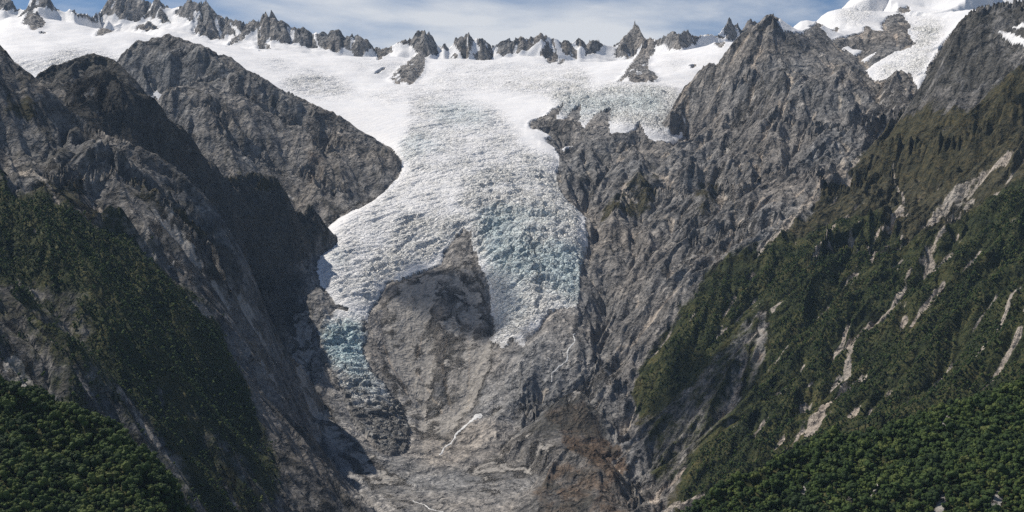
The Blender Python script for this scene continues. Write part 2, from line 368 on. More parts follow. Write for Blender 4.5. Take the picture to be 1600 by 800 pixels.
NUNATAKS = [
 ('dark rock outcrop in snow below the left horn', [(45,22),(58,23),(70,38),(65,46),(52,52),(42,43),(33,40)]),
 ('tiny rock speck in the left snowfield below the outcrop', [(62,55),(68,53),(73,58),(64,60)]),
 ('long rounded rock rib in the left snowfield', [(148,58),(155,48),(165,42),(180,45),(190,38),(193,45),(180,51),(160,60)]),
 ('olive grey rock knob beside the tall blue grey peak', [(222,32),(228,21),(243,19),(258,25),(266,41),(255,41),(245,34),(232,32)]),
 ('rounded rock hump above the dark left crag', [(210,50),(218,40),(235,39),(248,50),(240,54),(222,54)]),
 ('dark leaning rock spur in snow below the domed peak', [(652,86),(662,90),(664,105),(657,120),(642,137),(630,133),(618,134),(608,126),(620,112),(640,98)]),
 ('small slanting rock sliver left of the dark rock spur', [(586,119),(603,107),(600,113),(590,119)]),
 ('dark rock fin leaning left in front of the pyramid peak', [(964,133),(985,105),(1005,75),(1018,60),(1022,75),(1020,90),(1012,98),(1012,115),(1020,117),(1028,126),(1020,132),(985,133),(978,128)]),
 ('small cone of rock in the snow below the far towers', [(1116,73),(1123,60),(1133,73),(1125,79)]),
 ('round rock dot in the snow beside the right ridge', [(1077,107),(1085,103),(1088,107),(1083,111)]),
 ('small rounded rock left of the pointed peak in snow', [(704,92),(709,88),(716,94),(712,97),(704,96)]),
 ('low rock lump in the snow under the grey buttress', [(871,102),(876,96),(882,101),(874,104)]),
 ('narrow dark rock between ice lobes above the glacier', [(845,193),(860,176),(879,166),(875,181),(860,192),(850,208)]),
]
ICE = [(-200,-80),(-200,260),(240,150),(400,300),(505,362),(500,385),(494,410),(494,430),(500,446),(512,462),(530,480),(552,494),(574,508),(580,480),(590,460),(602,441),(640,430),(680,415),(692,405),(695,390),(705,375),(720,362),
    (735,367),(736,385),(748,410),(756,430),(762,450),(763,480),(770,505),(766,530),(782,542),(800,530),(815,542),(828,525),(845,502),(860,488),(880,480),(905,486),(921,480),(931,450),(921,410),(916,370),
    (913,330),(901,310),(882,285),(876,262),(892,246),(872,236),(852,216),(860,212),(870,206),(880,190),(892,172),(906,167),(904,190),(910,199),(930,181),(954,171),(951,196),(953,213),(976,208),(990,201),
    (998,194),(1004,205),(1020,223),(1050,223),(1080,208),(1200,120),(1260,-80)]
TONGUE = [(500,545),(493,522),(503,503),(524,484),(552,492),(566,502),(572,520),(566,545),(578,578),(600,602),(622,628),(640,668),(636,700),(610,712),(580,690),(556,660),(530,610),(505,570)]
DOME = [(1213,35),(1228,20),(1285,-20),(1700,-80),(1700,20),(1540,14),(1518,33),(1505,30),(1490,47),(1470,70),(1452,102),(1441,126),(1436,136),(1422,118),(1408,122),(1396,120),(1380,125),(1360,121),(1351,108),(1365,99),(1385,89),(1400,79),
    (1424,74),(1433,70),(1425,65),(1418,55),(1421,40),(1410,25),(1400,24),(1384,28),(1377,36),(1380,49),(1365,50),(1352,42),(1346,51),(1322,56),(1300,64),(1290,50),(1278,44),(1262,48),(1240,53),(1222,47)]
ROCKS_IN_DOME = [('round brown rock showing through the right snow dome', [(1400,20),(1405,12),(1420,10),(1422,18),(1408,22)]),
 ('thin rock streak in snow left of the dome glacier', [(1262,42),(1280,35),(1290,38),(1275,48)]),
 ('small dark rock patch low on the snow dome', [(1298,46),(1308,43),(1310,47),(1300,49)])]
PATCHES = [
 ('flat white snow patch in the middle of the right ridge', [(1313,76),(1322,71),(1332,76),(1349,79),(1332,83)]),
 ('slanting snow patch beside the dome glacier snout', [(1343,91),(1356,86),(1371,81),(1362,89),(1350,93)]),
 ('curved snow patch on the crest below the dark right summit', [(1200,78),(1203,73),(1212,73),(1226,70),(1232,81),(1222,77),(1210,76)]),
 ('hooked snow patch below the curved one', [(1206,87),(1214,83),(1221,93),(1215,98)]),
 ('ragged snow patch lowest of three on the left of the right ridge', [(1197,109),(1208,103),(1220,102),(1218,108),(1200,113)]),
 ('small snow patch under the left edge of the dome', [(1257,72),(1270,64),(1282,63),(1274,71)]),
 ('large ragged snow patch on the far right shoulder', [(1559,47),(1575,48),(1600,57),(1640,60),(1640,72),(1600,68),(1578,66),(1568,57)]),
 ('thin snow patch above the large one on the right shoulder', [(1577,41),(1592,34),(1640,30),(1640,38),(1598,42)]),
 ('thin snow strip beside the right icefall', [(1057,187),(1066,179),(1074,177),(1065,186)]),
 ('pale comma of snow below the right icefall', [(873,224),(880,225),(896,214),(887,225),(877,229)]),
]
# crevassed, broken ice
SERAC = [(0.25,[(540,95),(640,96),(640,112),(560,116)]),(0.22,[(560,150),(640,132),(760,140),(700,156),(600,168)]),(0.4,[(1030,95),(1080,95),(1060,112)]),(0.3,[(650,118),(780,108),(860,135),(800,152),(700,142)]),(0.35,[(400,95),(440,95),(470,110),(420,112)]),(0.35,[(230,75),(300,85),(320,95),(260,95)]),(0.35,[(1300,10),(1370,5),(1360,35),(1320,40)]),(0.45,[(640,155),(700,152),(780,175),(820,230),(880,260),(880,300),(760,300),(640,270),(620,240),(640,200)]),
    (0.75,[(740,270),(870,250),(905,310),(915,370),(925,420),(925,475),(880,485),(840,500),(800,540),(765,530),(760,450),(735,380),(700,370),(690,330),(720,300)]),
    (0.4,[(640,265),(740,290),(700,340),(690,400),(600,440),(575,500),(520,465),(495,430),(510,380),(560,330)]),
    (1.0,[(740,320),(880,330),(915,380),(925,440),(880,480),(800,430),(740,370)]),
    (0.8,[(640,340),(720,350),(690,400),(600,440),(575,490),(560,440)]),
    (0.5,[(435,130),(480,112),(530,125),(560,150),(500,155),(450,145)]),
    (0.5,[(780,110),(880,100),(930,120),(900,160),(840,150),(800,150)]),(0.8,[(860,150),(960,135),(1060,140),(1070,180),(1050,215),(1000,200),(940,190),(880,190)]),
    (0.25,[(690,95),(800,100),(900,105),(880,125),(760,125),(700,115)]),
    (0.5,[(0,95),(60,100),(110,80),(200,95),(230,110),(160,105),(80,125),(20,105)]),
    (0.8,[(490,500),(570,500),(640,640),(640,720),(580,690),(500,570)]),
    (0.6,[(1420,30),(1480,30),(1440,120),(1360,120),(1400,85),(1430,75)])]
BLUE = [(0.9,[(730,330),(800,330),(900,335),(905,345),(760,352)]),(0.6,[(740,350),(915,385),(925,440),(930,470),(900,480),(830,440),(760,430)]),(0.5,[(615,235),(640,205),(690,220),(720,240),(660,245),(620,262)]),
    (0.45,[(650,160),(720,158),(790,180),(760,210),(680,200)]),(0.5,[(860,150),(1040,140),(1050,190),(960,180),(880,190)]),(1.0,[(492,505),(565,500),(572,545),(590,590),(560,600),(505,565)]),
    (0.55,[(500,560),(580,570),(620,630),(560,620)]),(0.35,[(760,430),(830,440),(840,500),(780,530),(765,480)]),(0.5,[(1360,120),(1400,118),(1430,125),(1400,110)]),(0.4,[(500,385),(560,390),(540,430),(500,430)])]
DIRT = [(0.38,[(485,480),(570,490),(580,520),(560,540),(490,540)]),(0.42,[(485,535),(530,540),(560,565),(600,595),(640,660),(640,725),(600,715),(540,650)]),(0.55,[(485,550),(520,560),(550,600),(600,600),(645,660),(640,725),(600,715),(540,650)]),(0.8,[(500,590),(560,640),(610,625),(645,670),(640,725),(600,715),(540,650)]),(0.25,[(600,380),(690,360),(690,400),(600,440),(580,470),(560,460)]),
    (0.4,[(770,490),(840,480),(830,530),(800,545),(765,530)]),(0.15,[(600,160),(640,190),(600,230),(480,150)]),(0.3,[(0,100),(60,110),(200,105),(240,130),(60,150)])]
FOREST = [
    (0.36,[(985,615),(1080,575),(1190,465),(1205,560),(1180,640),(1130,690),(1080,720),(1040,760),(1000,690)]),
    (0.42,[(-160,250),(0,255),(110,300),(230,350),(330,470),(400,620),(430,700),(440,810),(-160,810)]),
    (1.0,[(-160,255),(0,262),(50,285),(110,312),(170,330),(215,370),(260,420),(300,440),(345,490),(365,560),(395,620),(402,670),(380,680),(330,650),(280,600),(240,560),(190,515),(170,480),(140,440),(100,425),(80,400),(40,392),(-160,380)]),
    (0.9,[(150,470),(200,520),(240,570),(290,640),(335,700),(385,740),(415,810),(320,830),(300,720),(268,676),(245,640),(205,612),(172,572),(150,530)]),
    (0.55,[(350,690),(410,640),(440,700),(440,760),(400,740)]),
    (1.0,[(985,615),(1005,560),(1030,515),(1075,460),(1110,415),(1150,392),(1200,362),(1260,345),(1330,320),(1380,330),(1430,380),(1500,340),(1540,300),(1600,270),(1780,240),(1780,640),(1600,620),(1300,720),(1180,760),(1060,830),(1055,770),(1085,705),(1140,660),(1180,610),(1165,575),(1190,520),(1196,470),(1185,455),(1150,490),(1110,540),(1080,580),(1040,600)])]
TUSSOCK = [
    (0.9,[(1150,400),(1250,330),(1300,270),(1350,215),(1400,180),(1440,160),(1520,150),(1600,100),(1780,60),(1780,420),(1600,330),(1500,360),(1430,400),(1330,350),(1250,360),(1180,400)]),
    (0.6,[(1000,270),(1040,250),(1030,300),(980,330),(930,340),(940,310)]),(0.5,[(1080,270),(1130,270),(1130,330),(1090,330)]),
    (0.6,[(10,130),(50,140),(60,170),(30,180),(0,170)]),(0.5,[(180,250),(260,270),(330,350),(370,440),(350,450),(280,370),(200,290)]),(0.7,[(250,300),(300,310),(340,380),(310,370)]),(0.5,[(0,270),(120,260),(200,330),(100,310)]),
    (0.5,[(330,255),(420,275),(490,315),(480,322),(400,285),(340,268)]),(0.7,[(1040,760),(1090,700),(1105,715),(1060,770)]),(0.5,[(255,520),(300,600),(310,660),(270,610)]),
    (0.6,[(280,560),(320,640),(300,640)]),(0.7,[(900,712),(940,716),(930,728)]),(0.5,[(960,280),(1010,260),(990,300)]),(0.5,[(1000,620),(1060,600),(1000,680),(960,680)])]
BROWN = [(0.9,[(860,660),(900,655),(960,680),(985,715),(970,740),(920,715),(880,700)]),(0.6,[(840,640),(910,620),(945,650),(940,690),(870,680)]),(0.55,[(830,760),(870,720),(950,720),(1000,780),(990,830),(840,830)]),
    (0.6,[(1020,770),(1050,740),(1040,780),(1015,795)]),(0.5,[(470,215),(520,240),(510,270),(480,280),(470,250)]),(0.45,[(240,200),(330,235),(340,260),(260,240)]),(0.4,[(400,280),(440,300),(480,340),(450,330)]),
    (0.4,[(1190,455),(1205,470),(1205,520),(1190,560),(1160,590),(1170,540)]),(0.4,[(1080,380),(1140,370),(1120,420),(1090,410)])]
SCREE = [(0.8,[(605,445),(690,420),(745,400),(765,470),(770,560),(745,650),(640,670),(590,570)]),(0.75,[(225,285),(290,325),(345,385),(385,440),(420,520),(445,590),(425,590),(395,520),(345,455),(280,380),(230,320)]),(0.5,[(30,235),(110,240),(165,300),(150,320),(90,300)]),(0.5,[(110,200),(200,240),(230,300),(170,270)]),(0.6,[(340,690),(370,680),(400,740),(430,800),(380,800),(350,740)]),(0.9,[(1190,455),(1205,470),(1205,530),(1180,570),(1155,595),(1170,540)]),(0.95,[(1257,683),(1238,706),(1200,731),(1180,737),(1210,706),(1235,690)]),(0.6,[(1330,470),(1380,465),(1390,490),(1325,515)]),
    (0.8,[(1500,280),(1520,290),(1470,350),(1460,340)]),(0.8,[(1360,385),(1410,340),(1400,370),(1365,395)]),
    (0.55,[(700,780),(760,700),(850,650),(880,690),(830,760),(760,800)]),(0.7,[(760,645),(860,615),(980,545),(1000,560),(920,620),(830,650),(770,660)]),(0.85,[(455,470),(490,470),(490,600),(540,680),(700,800),(640,830),(560,750),(480,650),(455,560)]),
    (0.8,[(590,560),(700,590),(760,560),(745,650),(690,690),(640,670)]),(0.7,[(980,740),(1020,720),(1100,650),(1130,640),(1040,740),(1000,800),(990,790)]),(0.5,[(1050,310),(1120,250),(1200,320),(1180,410),(1080,450)]),
    (0.9,[(150,660),(185,650),(235,690),(280,725),(270,735),(200,690)]),(0.6,[(0,470),(40,480),(60,600),(0,610)]),(0.5,[(200,290),(300,400),(350,480),(340,485),(270,410)]),(0.55,[(340,520),(380,540),(395,580),(360,580)]),
    (0.5,[(100,115),(170,105),(210,140),(150,170),(100,140)]),(0.5,[(230,150),(280,200),(330,250),(300,180)]),(0.7,[(490,345),(560,300),(600,290),(570,310),(510,362)]),(0.4,[(400,230),(450,240),(470,300),(420,310)]),
    (0.6,[(1380,120),(1420,130),(1390,190),(1350,190)]),(0.4,[(1160,110),(1240,130),(1200,250),(1100,300)])]
STREAKS = [([(1600,205),(1540,250),(1490,290),(1450,335),(1430,352)],(4,7)),([(1520,300),(1490,332),(1468,365),(1435,396)],(6,3)),([(1425,410),(1408,440),(1388,470),(1362,492),(1330,512),(1322,560),(1306,600),(1282,638),(1262,658)],(3,9)),
    ([(1380,225),(1400,262),(1410,300),(1420,325)],(2,4)),([(1410,310),(1375,345),(1362,385)],(5,3)),([(1345,305),(1300,345),(1278,375),(1268,392)],(2,5)),([(1325,232),(1290,270),(1262,305),(1215,355),(1190,372)],(4,7)),
    ([(1596,422),(1578,455),(1552,500),(1535,545),(1508,582)],(2,6)),([(1310,602),(1255,650),(1228,690)],(2,3)),([(1148,722),(1105,750),(1062,780),(1020,805)],(5,7)),([(1270,425),(1235,455),(1205,480)],(2,3)),
    ([(1280,480),(1250,510),(1200,560)],(2,3)),([(1340,560),(1370,545),(1395,555)],(1,2)),([(1445,560),(1428,600),(1410,650)],(1,2)),([(1300,345),(1345,400),(1330,425)],(1,3)),([(1480,420),(1440,445),(1400,470)],(1,2)),
    ([(1540,300),(1480,380),(1440,430)],(1,2)),
    ([(42,290),(52,325),(48,345),(65,372)],(1,2)),([(155,455),(172,485),(178,520),(205,548),(250,590),(262,620)],(1,2)),([(250,410),(290,440),(330,475),(362,482)],(2,4)),([(30,240),(70,270),(95,305)],(4,2)),
    ([(110,240),(150,290),(165,310)],(2,4)),([(60,215),(110,250),(140,300)],(2,2)),([(185,610),(210,640),(250,680),(275,710)],(3,5)),([(345,710),(362,745),(400,790)],(2,5)),([(300,760),(330,800)],(3,5)),
    ([(1090,400),(1060,450),(1035,470),(960,540)],(2,4)),([(930,250),(990,280),(950,330)],(1,2)),([(1100,250),(1110,320),(1090,400)],(2,4)),([(1145,260),(1150,340),(1130,390)],(2,5)),
    ([(590,500),(600,550),(640,620)],(2,4)),([(700,500),(690,580),(705,640)],(2,4)),([(730,480),(735,560),(732,640)],(2,3)),([(660,520),(650,580),(690,650)],(2,3)),
    ([(945,640),(960,670),(950,690),(985,720),(1000,740)],(1.5,1.5))]

PX, PY = bearings(Xg, Yg, Z)
wx = 5.0 * fbm(Xg / 120, Yg / 120, 4, 60, 0.6); wy = 4.0 * fbm(Xg / 120 + 31, Yg / 120, 4, 61, 0.6)
near = np.clip(Yg / 6000.0, 0.6, 1.6)
IX = np.clip((PX + wx / near - RX0).astype(int), 0, RW - 1); IY = np.clip((PY + wy / near - RY0).astype(int), 0, RH - 1)
def look(r): return r[IY, IX]
tx = 6.0 * fbm(Xg / 45, Yg / 45, 3, 62, .65); ty = 5.0 * fbm(Xg / 45 + 77, Yg / 45, 3, 63, .65)
torn = 0.35 + 0.65 * (PY > 230)
IXt = np.clip((PX + wx + tx * torn - RX0).astype(int), 0, RW - 1); IYt = np.clip((PY + wy + ty * torn - RY0).astype(int), 0, RH - 1)

basin = owned('basin', 'skyline'); rw = owned('right_wall'); rsh = owned('right_shoulder')
icy = (soft([ICE], 0)[IYt, IXt] > .5) & basin
dome = (look(soft([DOME], 0)) > .5) & rw
tongue = (soft([TONGUE], 0)[IYt, IXt] > .5) & owned('basin') & (Yg < 5600)
ident = np.zeros(own.shape, np.int32)                  # 0: take the landform's own object
IDS = {}
def new_id(key): IDS[key] = len(IDS) + 1; return IDS[key]
rockmask = np.zeros(own.shape, bool)
for i, p in enumerate(PEAKS):
    m = (look(soft([p[2]], 0)) > .5) & basin & (Yg > 8600)
    ident[m] = new_id(('peak', i)); rockmask |= m
for i, p in enumerate(NUNATAKS):
    m = (look(soft([p[1]], 0)) > .5) & basin
    ident[m] = new_id(('nunatak', i)); rockmask |= m
for i, p in enumerate(ROCKS_IN_DOME):
    m = (look(soft([p[1]], 0)) > .5) & rw & dome
    ident[m] = new_id(('domerock', i)); rockmask |= m
icy &= ~rockmask; dome &= ~rockmask
snow_patch = np.zeros(own.shape, bool)
for i, p in enumerate(PATCHES):
    m = (look(soft([p[1]], 0)) > .5) & (rw | rsh | owned('basin')) & ~icy & ~dome
    if m.any(): ident[m] = new_id(('patch', i)); snow_patch |= m
gid = {k: new_id(k) for k in ('glacier', 'neve', 'leftsnow', 'tributary', 'tongue', 'dome')}
trib = look(soft([[(860,140),(1000,132),(1100,130),(1100,230),(860,230),(850,190)]], 0)) > .5
leftsnow = PX < 360
ident[icy & (Yg < 7700)] = gid['glacier']
ident[icy & (Yg >= 7700)] = gid['neve']
ident[icy & trib & (PX > 872) & (Yg < 8300)] = gid['tributary']
ident[icy & leftsnow & (PY < 160)] = gid['leftsnow']
ident[tongue & (ident == 0)] = gid['tongue']
ident[dome] = gid['dome']
snowy = icy | dome | snow_patch | (ident == gid['tongue'])

# ---------------------------------------------------------------- relief: gullies and ribs on rock, crevasses and seracs on ice
def grads(z):
    gu = np.gradient(z, u, axis=1); gy = np.gradient(z, Yr, axis=0)
    gx = gu / Yg
    return gx.astype(np.float32), (gy - gx * U).astype(np.float32)
Zs = Z.copy()
for _ in range(3):
    Zs[1:-1, 1:-1] = (Zs[1:-1, 1:-1] * 2 + Zs[:-2, 1:-1] + Zs[2:, 1:-1] + Zs[1:-1, :-2] + Zs[1:-1, 2:]) / 6
gx, gy = grads(Zs)
slope = np.hypot(gx, gy)
icef = box(snowy.astype(np.float32), 2)
rough = np.ones(own.shape, np.float32)
for k, v in dict(basin=0.45, skyline=0.9, left_spur=1.0, left_mid_ridge=0.7, left_knob=0.7, left_crag=0.75, right_wall=1.1, right_shoulder=1.0, left_knoll=0.35, right_knoll=0.4, valley_knoll=0.25, brown_mound=0.15).items():
    rough[own == OWN[k]] = v
rough[owned('basin') & (PX > 560) & (PX < 800) & (PY > 380) & (PY < 660)] = 0.24
rough[owned('right_wall') & (PY < 105) & (PX > 1215)] = 0.5
rough = box(rough, 8)
rough *= np.clip(slope / 0.45, 0.15, 1.15) * (1 - icef)
D = np.zeros(own.shape, np.float32); GX = gx.copy(); GY = gy.copy()
gully1 = None
settle = box(np.where(basin | (rw & (PY < 150)), 0.0, 1.0).astype(np.float32), 10)
lam0 = 380.0
for o in range(5):
    lam = lam0 / 2.0 ** o
    amp = lam * 0.125 * (1.0, 1.35, 1.4, 1.15, 0.9)[o]
    n = np.hypot(GX, GY) + 1e-4
    k = np.clip(n * 2.2, 0, 1.0)
    dx, dy = -GY / n * k, GX / n * k
    cell = lam * 2.1
    wxx = Xg + 0.3 * lam * fbm(Xg / lam / 1.7, Yg / lam / 1.7, 2, 80 + o)
    c, s = gullies((wxx / cell).astype(np.float32), (Yg / cell).astype(np.float32), dx * 2.1, dy * 2.1, 90 + o)
    sharp = 1 - 1.6 * np.abs(np.clip((1 - c) * .5, 0, 1)) ** 0.75 if o < 4 else c       # sharp ribs, rounded beds
    a = amp * rough
    D += a * (sharp - (0.42 if o < 4 else 0.0) * settle)
    f = -a * s * np.float32(2 * math.pi / lam)
    GX += 0.55 * f * dx; GY += 0.55 * f * dy
    if o == 0: gully1 = c.copy()
    if o == 1: gully2 = c.copy()
    if o == 2: gully3 = c.copy()
crag = fbm(Xg / 90, Yg / 90, 5, 120, 0.55, ridged=True)
D += rough * (6.0 * crag)
big = fbm(Xg / 600, Yg / 600, 3, 130)
D += rough * 22 * big
peaky = box((rockmask & basin).astype(np.float32), 1)
nun = np.zeros(own.shape, np.float32)
for i in range(len(NUNATAKS)): nun += (ident == IDS[('nunatak', i)])
D += 42 * box(nun, 4) * (0.6 + 0.6 * fbm(Xg / 60, Yg / 60, 3, 131, .5, True))
D += peaky * (13 * fbm(Xg / 95 + Yg / 300, Yg / 420, 3, 133, 0.5, True) + 3.5 * fbm(Xg / 28, Yg / 90, 2, 134, .5, True) - 4)

low = (owned('basin', 'valley_knoll', 'brown_mound') & ~snowy & (Yg < 5000)).astype(np.float32)
D += box(low, 4) * (7.0 * fbm(Xg / 70, Yg / 70, 4, 136, .6) + 3.0 * fbm(Xg / 20, Yg / 20, 2, 137, .6, True))
ser = look(soft(SERAC, 8)).astype(np.float32)
ser = np.clip(ser * (0.75 + 0.6 * fbm(Xg / 160, Yg / 160, 3, 140)), 0, 1.2)
I = icef > 0.05
xi_, yi_ = Xg[I], Yg[I]
si = ser[I]
n = np.hypot(gx[I], gy[I]) + 1e-4
fx_, fy_ = -gx[I] / n, -gy[I] / n
# broken ice: tilted blocks parted by crevasses, at several sizes
jx = 16 * fbm(xi_ / 55, yi_ / 55, 3, 150); jy = 10 * fbm(xi_ / 55 + 9, yi_ / 55, 3, 154)
bow = 0.00032 * (xi_ - 60) ** 2 + 0.10 * np.abs(xi_ - 60)
def shards(cx, cy, seed, gap):
    f1, f2, va = worley((xi_ + jx) / cx, (yi_ + bow + jy) / cy, seed)
    return va - 0.5, 1 - sstep(0.0, gap, f2 - f1)
v1, e1 = shards(120.0, 36.0, 151, 0.2); v2, e2 = shards(50.0, 17.0, 152, 0.28); v3, e3 = shards(16.0, 12.0, 157, 0.4)
spike = fbm(xi_ / 50, (yi_ + bow) / 24, 4, 158, 0.6, True)
blocks = 24.0 * v1 - 17.0 * e1 + 11.0 * v2 - 9.0 * e2 + 3.5 * v3 - 1.5 * e3 + 10.0 * spike
cr = gullies((xi_ / 40).astype(np.float32), (yi_ / 40).astype(np.float32), (fx_ + .5 * perlin(xi_ / 260, yi_ / 260, 155)).astype(np.float32), fy_.astype(np.float32), 153)[0]
swell = 6.0 * fbm(xi_ / 150, yi_ / 150, 4, 156)
arc = (yi_ - 5600 + 0.00035 * (xi_ - 60) ** 2) / 58.0 + 1.1 * fbm(xi_ / 170, yi_ / 170, 3, 160)
bands = np.abs((arc % 1.0) - 0.5) * 2
inner = sstep(5300, 5600, yi_) * (1 - sstep(7300, 7900, yi_))
ice_d = si * blocks * (0.8 + 0.8 * np.clip(si, 0, 1)) - 9.0 * inner * (1 - sstep(0.0, 0.3, bands)) * np.clip(si + .15, 0, 1) + (-4.0 * np.abs(cr)) * np.clip(si + .1, 0, 1) + swell * (0.35 + 0.6 * si) + 1.2 * fbm(xi_ / 26, yi_ / 26, 3, 159) + sstep(7200, 8200, yi_) * (30 * fbm(xi_ / 520, yi_ / 420, 3, 161) + 2.2 * fbm(xi_ / 140, yi_ / 80, 2, 162, .5, True))
wide = box(snowy.astype(np.float32), 7)
D[I] += icef[I] * ice_d
D += 16.0 * sstep(0.5, 1.0, wide) * icy + 4.0 * (ident == gid['tongue']) - 9.0 * sstep(0.05, 0.5, wide) * ~snowy
D[snow_patch] += 2.0
Z = Z + D
ser_i = ser

# ---------------------------------------------------------------- cover weights carried by the ground
forest = np.where(owned('left_spur', 'right_wall'), look(soft(FOREST, 12)), 0)
forest[owned('left_knoll', 'right_knoll')] = 1
tus = np.where(basin, 0, look(soft(TUSSOCK, 6)))
brown = look(soft(BROWN, 6))
sc_r = soft(SCREE, 7)
st_r = np.zeros((RH, RW), np.float32)
for pts, w in STREAKS: raster_line(st_r, pts, tuple(0.85 * q for q in w))
st_r = box(st_r, 1)
scree = look(sc_r); streak = look(st_r)
thin = -gully2 * .45 - gully3 * .55 + .55 * fbm(Xg / 240, Yg / 240, 3, 211)
thin = sstep(.30, .68, thin) * np.where(owned('right_wall'), 0.85, 0.0) + sstep(.62, .95, thin) * np.where(owned('left_spur'), 0.6, 0.0)
streak = streak * np.clip(0.75 + 1.3 * fbm(Xg / 60, Yg / 60, 4, 212, .6), 0, 1)
streak = np.maximum(streak, thin)
Z -= 5.0 * box(streak, 1)
streak[owned('left_knoll', 'right_knoll')] = 0; scree[owned('left_knoll', 'right_knoll')] = 0
KN = [(1300+180*1.0,653,3),(1477,655,3),(1370,747,2.5),(1368,760,3),(1256,750,4),(1470,780,5),(1560,770,6),(1590,790,4),(1252,765,3),(1330,775,3)]
kn_r = np.zeros((RH, RW), np.float32)
for x, y, w in KN: raster_line(kn_r, [(x + 4, y - 11), (x - 4, y + 11)], (w * 1.2, w * 2.0))
kn = look(kn_r) * owned('right_knoll')
scree = np.maximum(scree, kn); 
damp = np.where(gully1 < -0.2, 1.0, 0.0)
scrub = np.clip(forest * 1.15, 0, 1) * (1 - np.clip(streak * 1.4, 0, 1)) * (1 - kn)
patchy = fbm(Xg / 170, Yg / 170, 6, 210, .65)
rwm = owned('right_wall')
forest = np.where(owned('left_spur', 'right_wall'), forest + forest * (1.0 - 0.35 * forest) * (np.where(rwm, 1.25, 0.85) * patchy + np.where(rwm, 0.8, 0.3) * (gully2 * .5 + gully3 * .6) - np.where(rwm, 0.12 * sstep(480, 330, PY), 0)), forest)
forest = forest * (1 - np.clip(streak * 1.4, 0, 1)) * (1 - kn)
forest = forest * np.where(own == OWN['right_wall'], 1 - 0.75 * sstep(0.35, .8, scree), 1 - .6 * scree)
gul = np.clip(-(gully1 * .5 + gully2 * .35 + gully3 * .3), -1, 1)      # + in gully beds, - on ribs
snow_w = (snowy).astype(np.float32)
blue = look(soft(BLUE, 16)); dirt = look(soft(DIRT, 10))
rim = box((icy | dome | (ident == gid['tongue'])).astype(np.float32), 5)
dirt = np.clip(dirt + 0.35 * (1 - sstep(0.5, 0.95, rim)) * (PY > 235), 0, 1)

# ---------------------------------------------------------------- materials
class Nodes:
    def __init__(self, name):
        self.m = bpy.data.materials.new(name); self.m.use_nodes = True
        self.t = self.m.node_tree; self.t.nodes.clear()
        self.out = self.n('ShaderNodeOutputMaterial')
        self.bsdf = self.n('ShaderNodeBsdfPrincipled')
        self.t.links.new(self.bsdf.outputs[0], self.out.inputs[0])
        self.bsdf.inputs['Specular IOR Level'].default_value = 0.2
        self.pos = self.n('ShaderNodeNewGeometry').outputs['Position']
    def n(self, k): return self.t.nodes.new(k)
    def put(self, sock, v):
        if hasattr(v, 'is_output'): self.t.links.new(v, sock)
        else: sock.default_value = v
    def noise(self, scale, detail=4, rough=0.55, stretch=(1, 1, 1), vec=None, dist=0.0):
        mp = self.n('ShaderNodeMapping'); mp.inputs['Scale'].default_value = stretch
        self.t.links.new(vec or self.pos, mp.inputs['Vector'])
        t = self.n('ShaderNodeTexNoise'); self.t.links.new(mp.outputs[0], t.inputs['Vector'])
        t.inputs['Scale'].default_value = scale; t.inputs['Detail'].default_value = detail
        t.inputs['Roughness'].default_value = rough; t.inputs['Distortion'].default_value = dist
        return t.outputs['Fac']
    def math(self, op, a, b=0.0, c=0.0, clamp=False):
        m = self.n('ShaderNodeMath'); m.operation = op; m.use_clamp = clamp
        for i, v in enumerate((a, b, c)): self.put(m.inputs[i], v)
        return m.outputs[0]
    def mix(self, f, a, b):
        m = self.n('ShaderNodeMix'); m.data_type = 'RGBA'
        self.put(m.inputs[0], f); self.put(m.inputs[6], a if hasattr(a, 'is_output') else (*a, 1)); self.put(m.inputs[7], b if hasattr(b, 'is_output') else (*b, 1))
        return m.outputs[2]
    def mul(self, a, b):
        m = self.n('ShaderNodeMix'); m.data_type = 'RGBA'; m.blend_type = 'MULTIPLY'; m.inputs[0].default_value = 1
        self.put(m.inputs[6], a); self.put(m.inputs[7], b)
        return m.outputs[2]
    def ramp(self, f, stops):
        r = self.n('ShaderNodeValToRGB'); self.put(r.inputs[0], f)
        e = r.color_ramp.elements
        while len(e) < len(stops): e.new(0.5)
        for el, (p, c) in zip(e, stops):
            el.position = p; el.color = (c, c, c, 1) if isinstance(c, (int, float)) else (*c, 1)
        return r.outputs[0]
    def step(self, v, a, b):
        r = self.n('ShaderNodeMapRange'); r.interpolation_type = 'SMOOTHSTEP'
        self.put(r.inputs[0], v); r.inputs[1].default_value = a; r.inputs[2].default_value = b
        return r.outputs[0]
    def attr(self, name):
        a = self.n('ShaderNodeAttribute'); a.attribute_name = name
        s = self.n('ShaderNodeSeparateColor'); self.t.links.new(a.outputs['Color'], s.inputs[0])
        return s.outputs[0], s.outputs[1], s.outputs[2], a.outputs['Alpha']
    def bump(self, h, strength, dist, prev=None):
        b = self.n('ShaderNodeBump'); b.inputs['Strength'].default_value = strength; b.inputs['Distance'].default_value = dist
        self.put(b.inputs['Height'], h)
        if prev: self.t.links.new(prev, b.inputs['Normal'])
        return b.outputs[0]

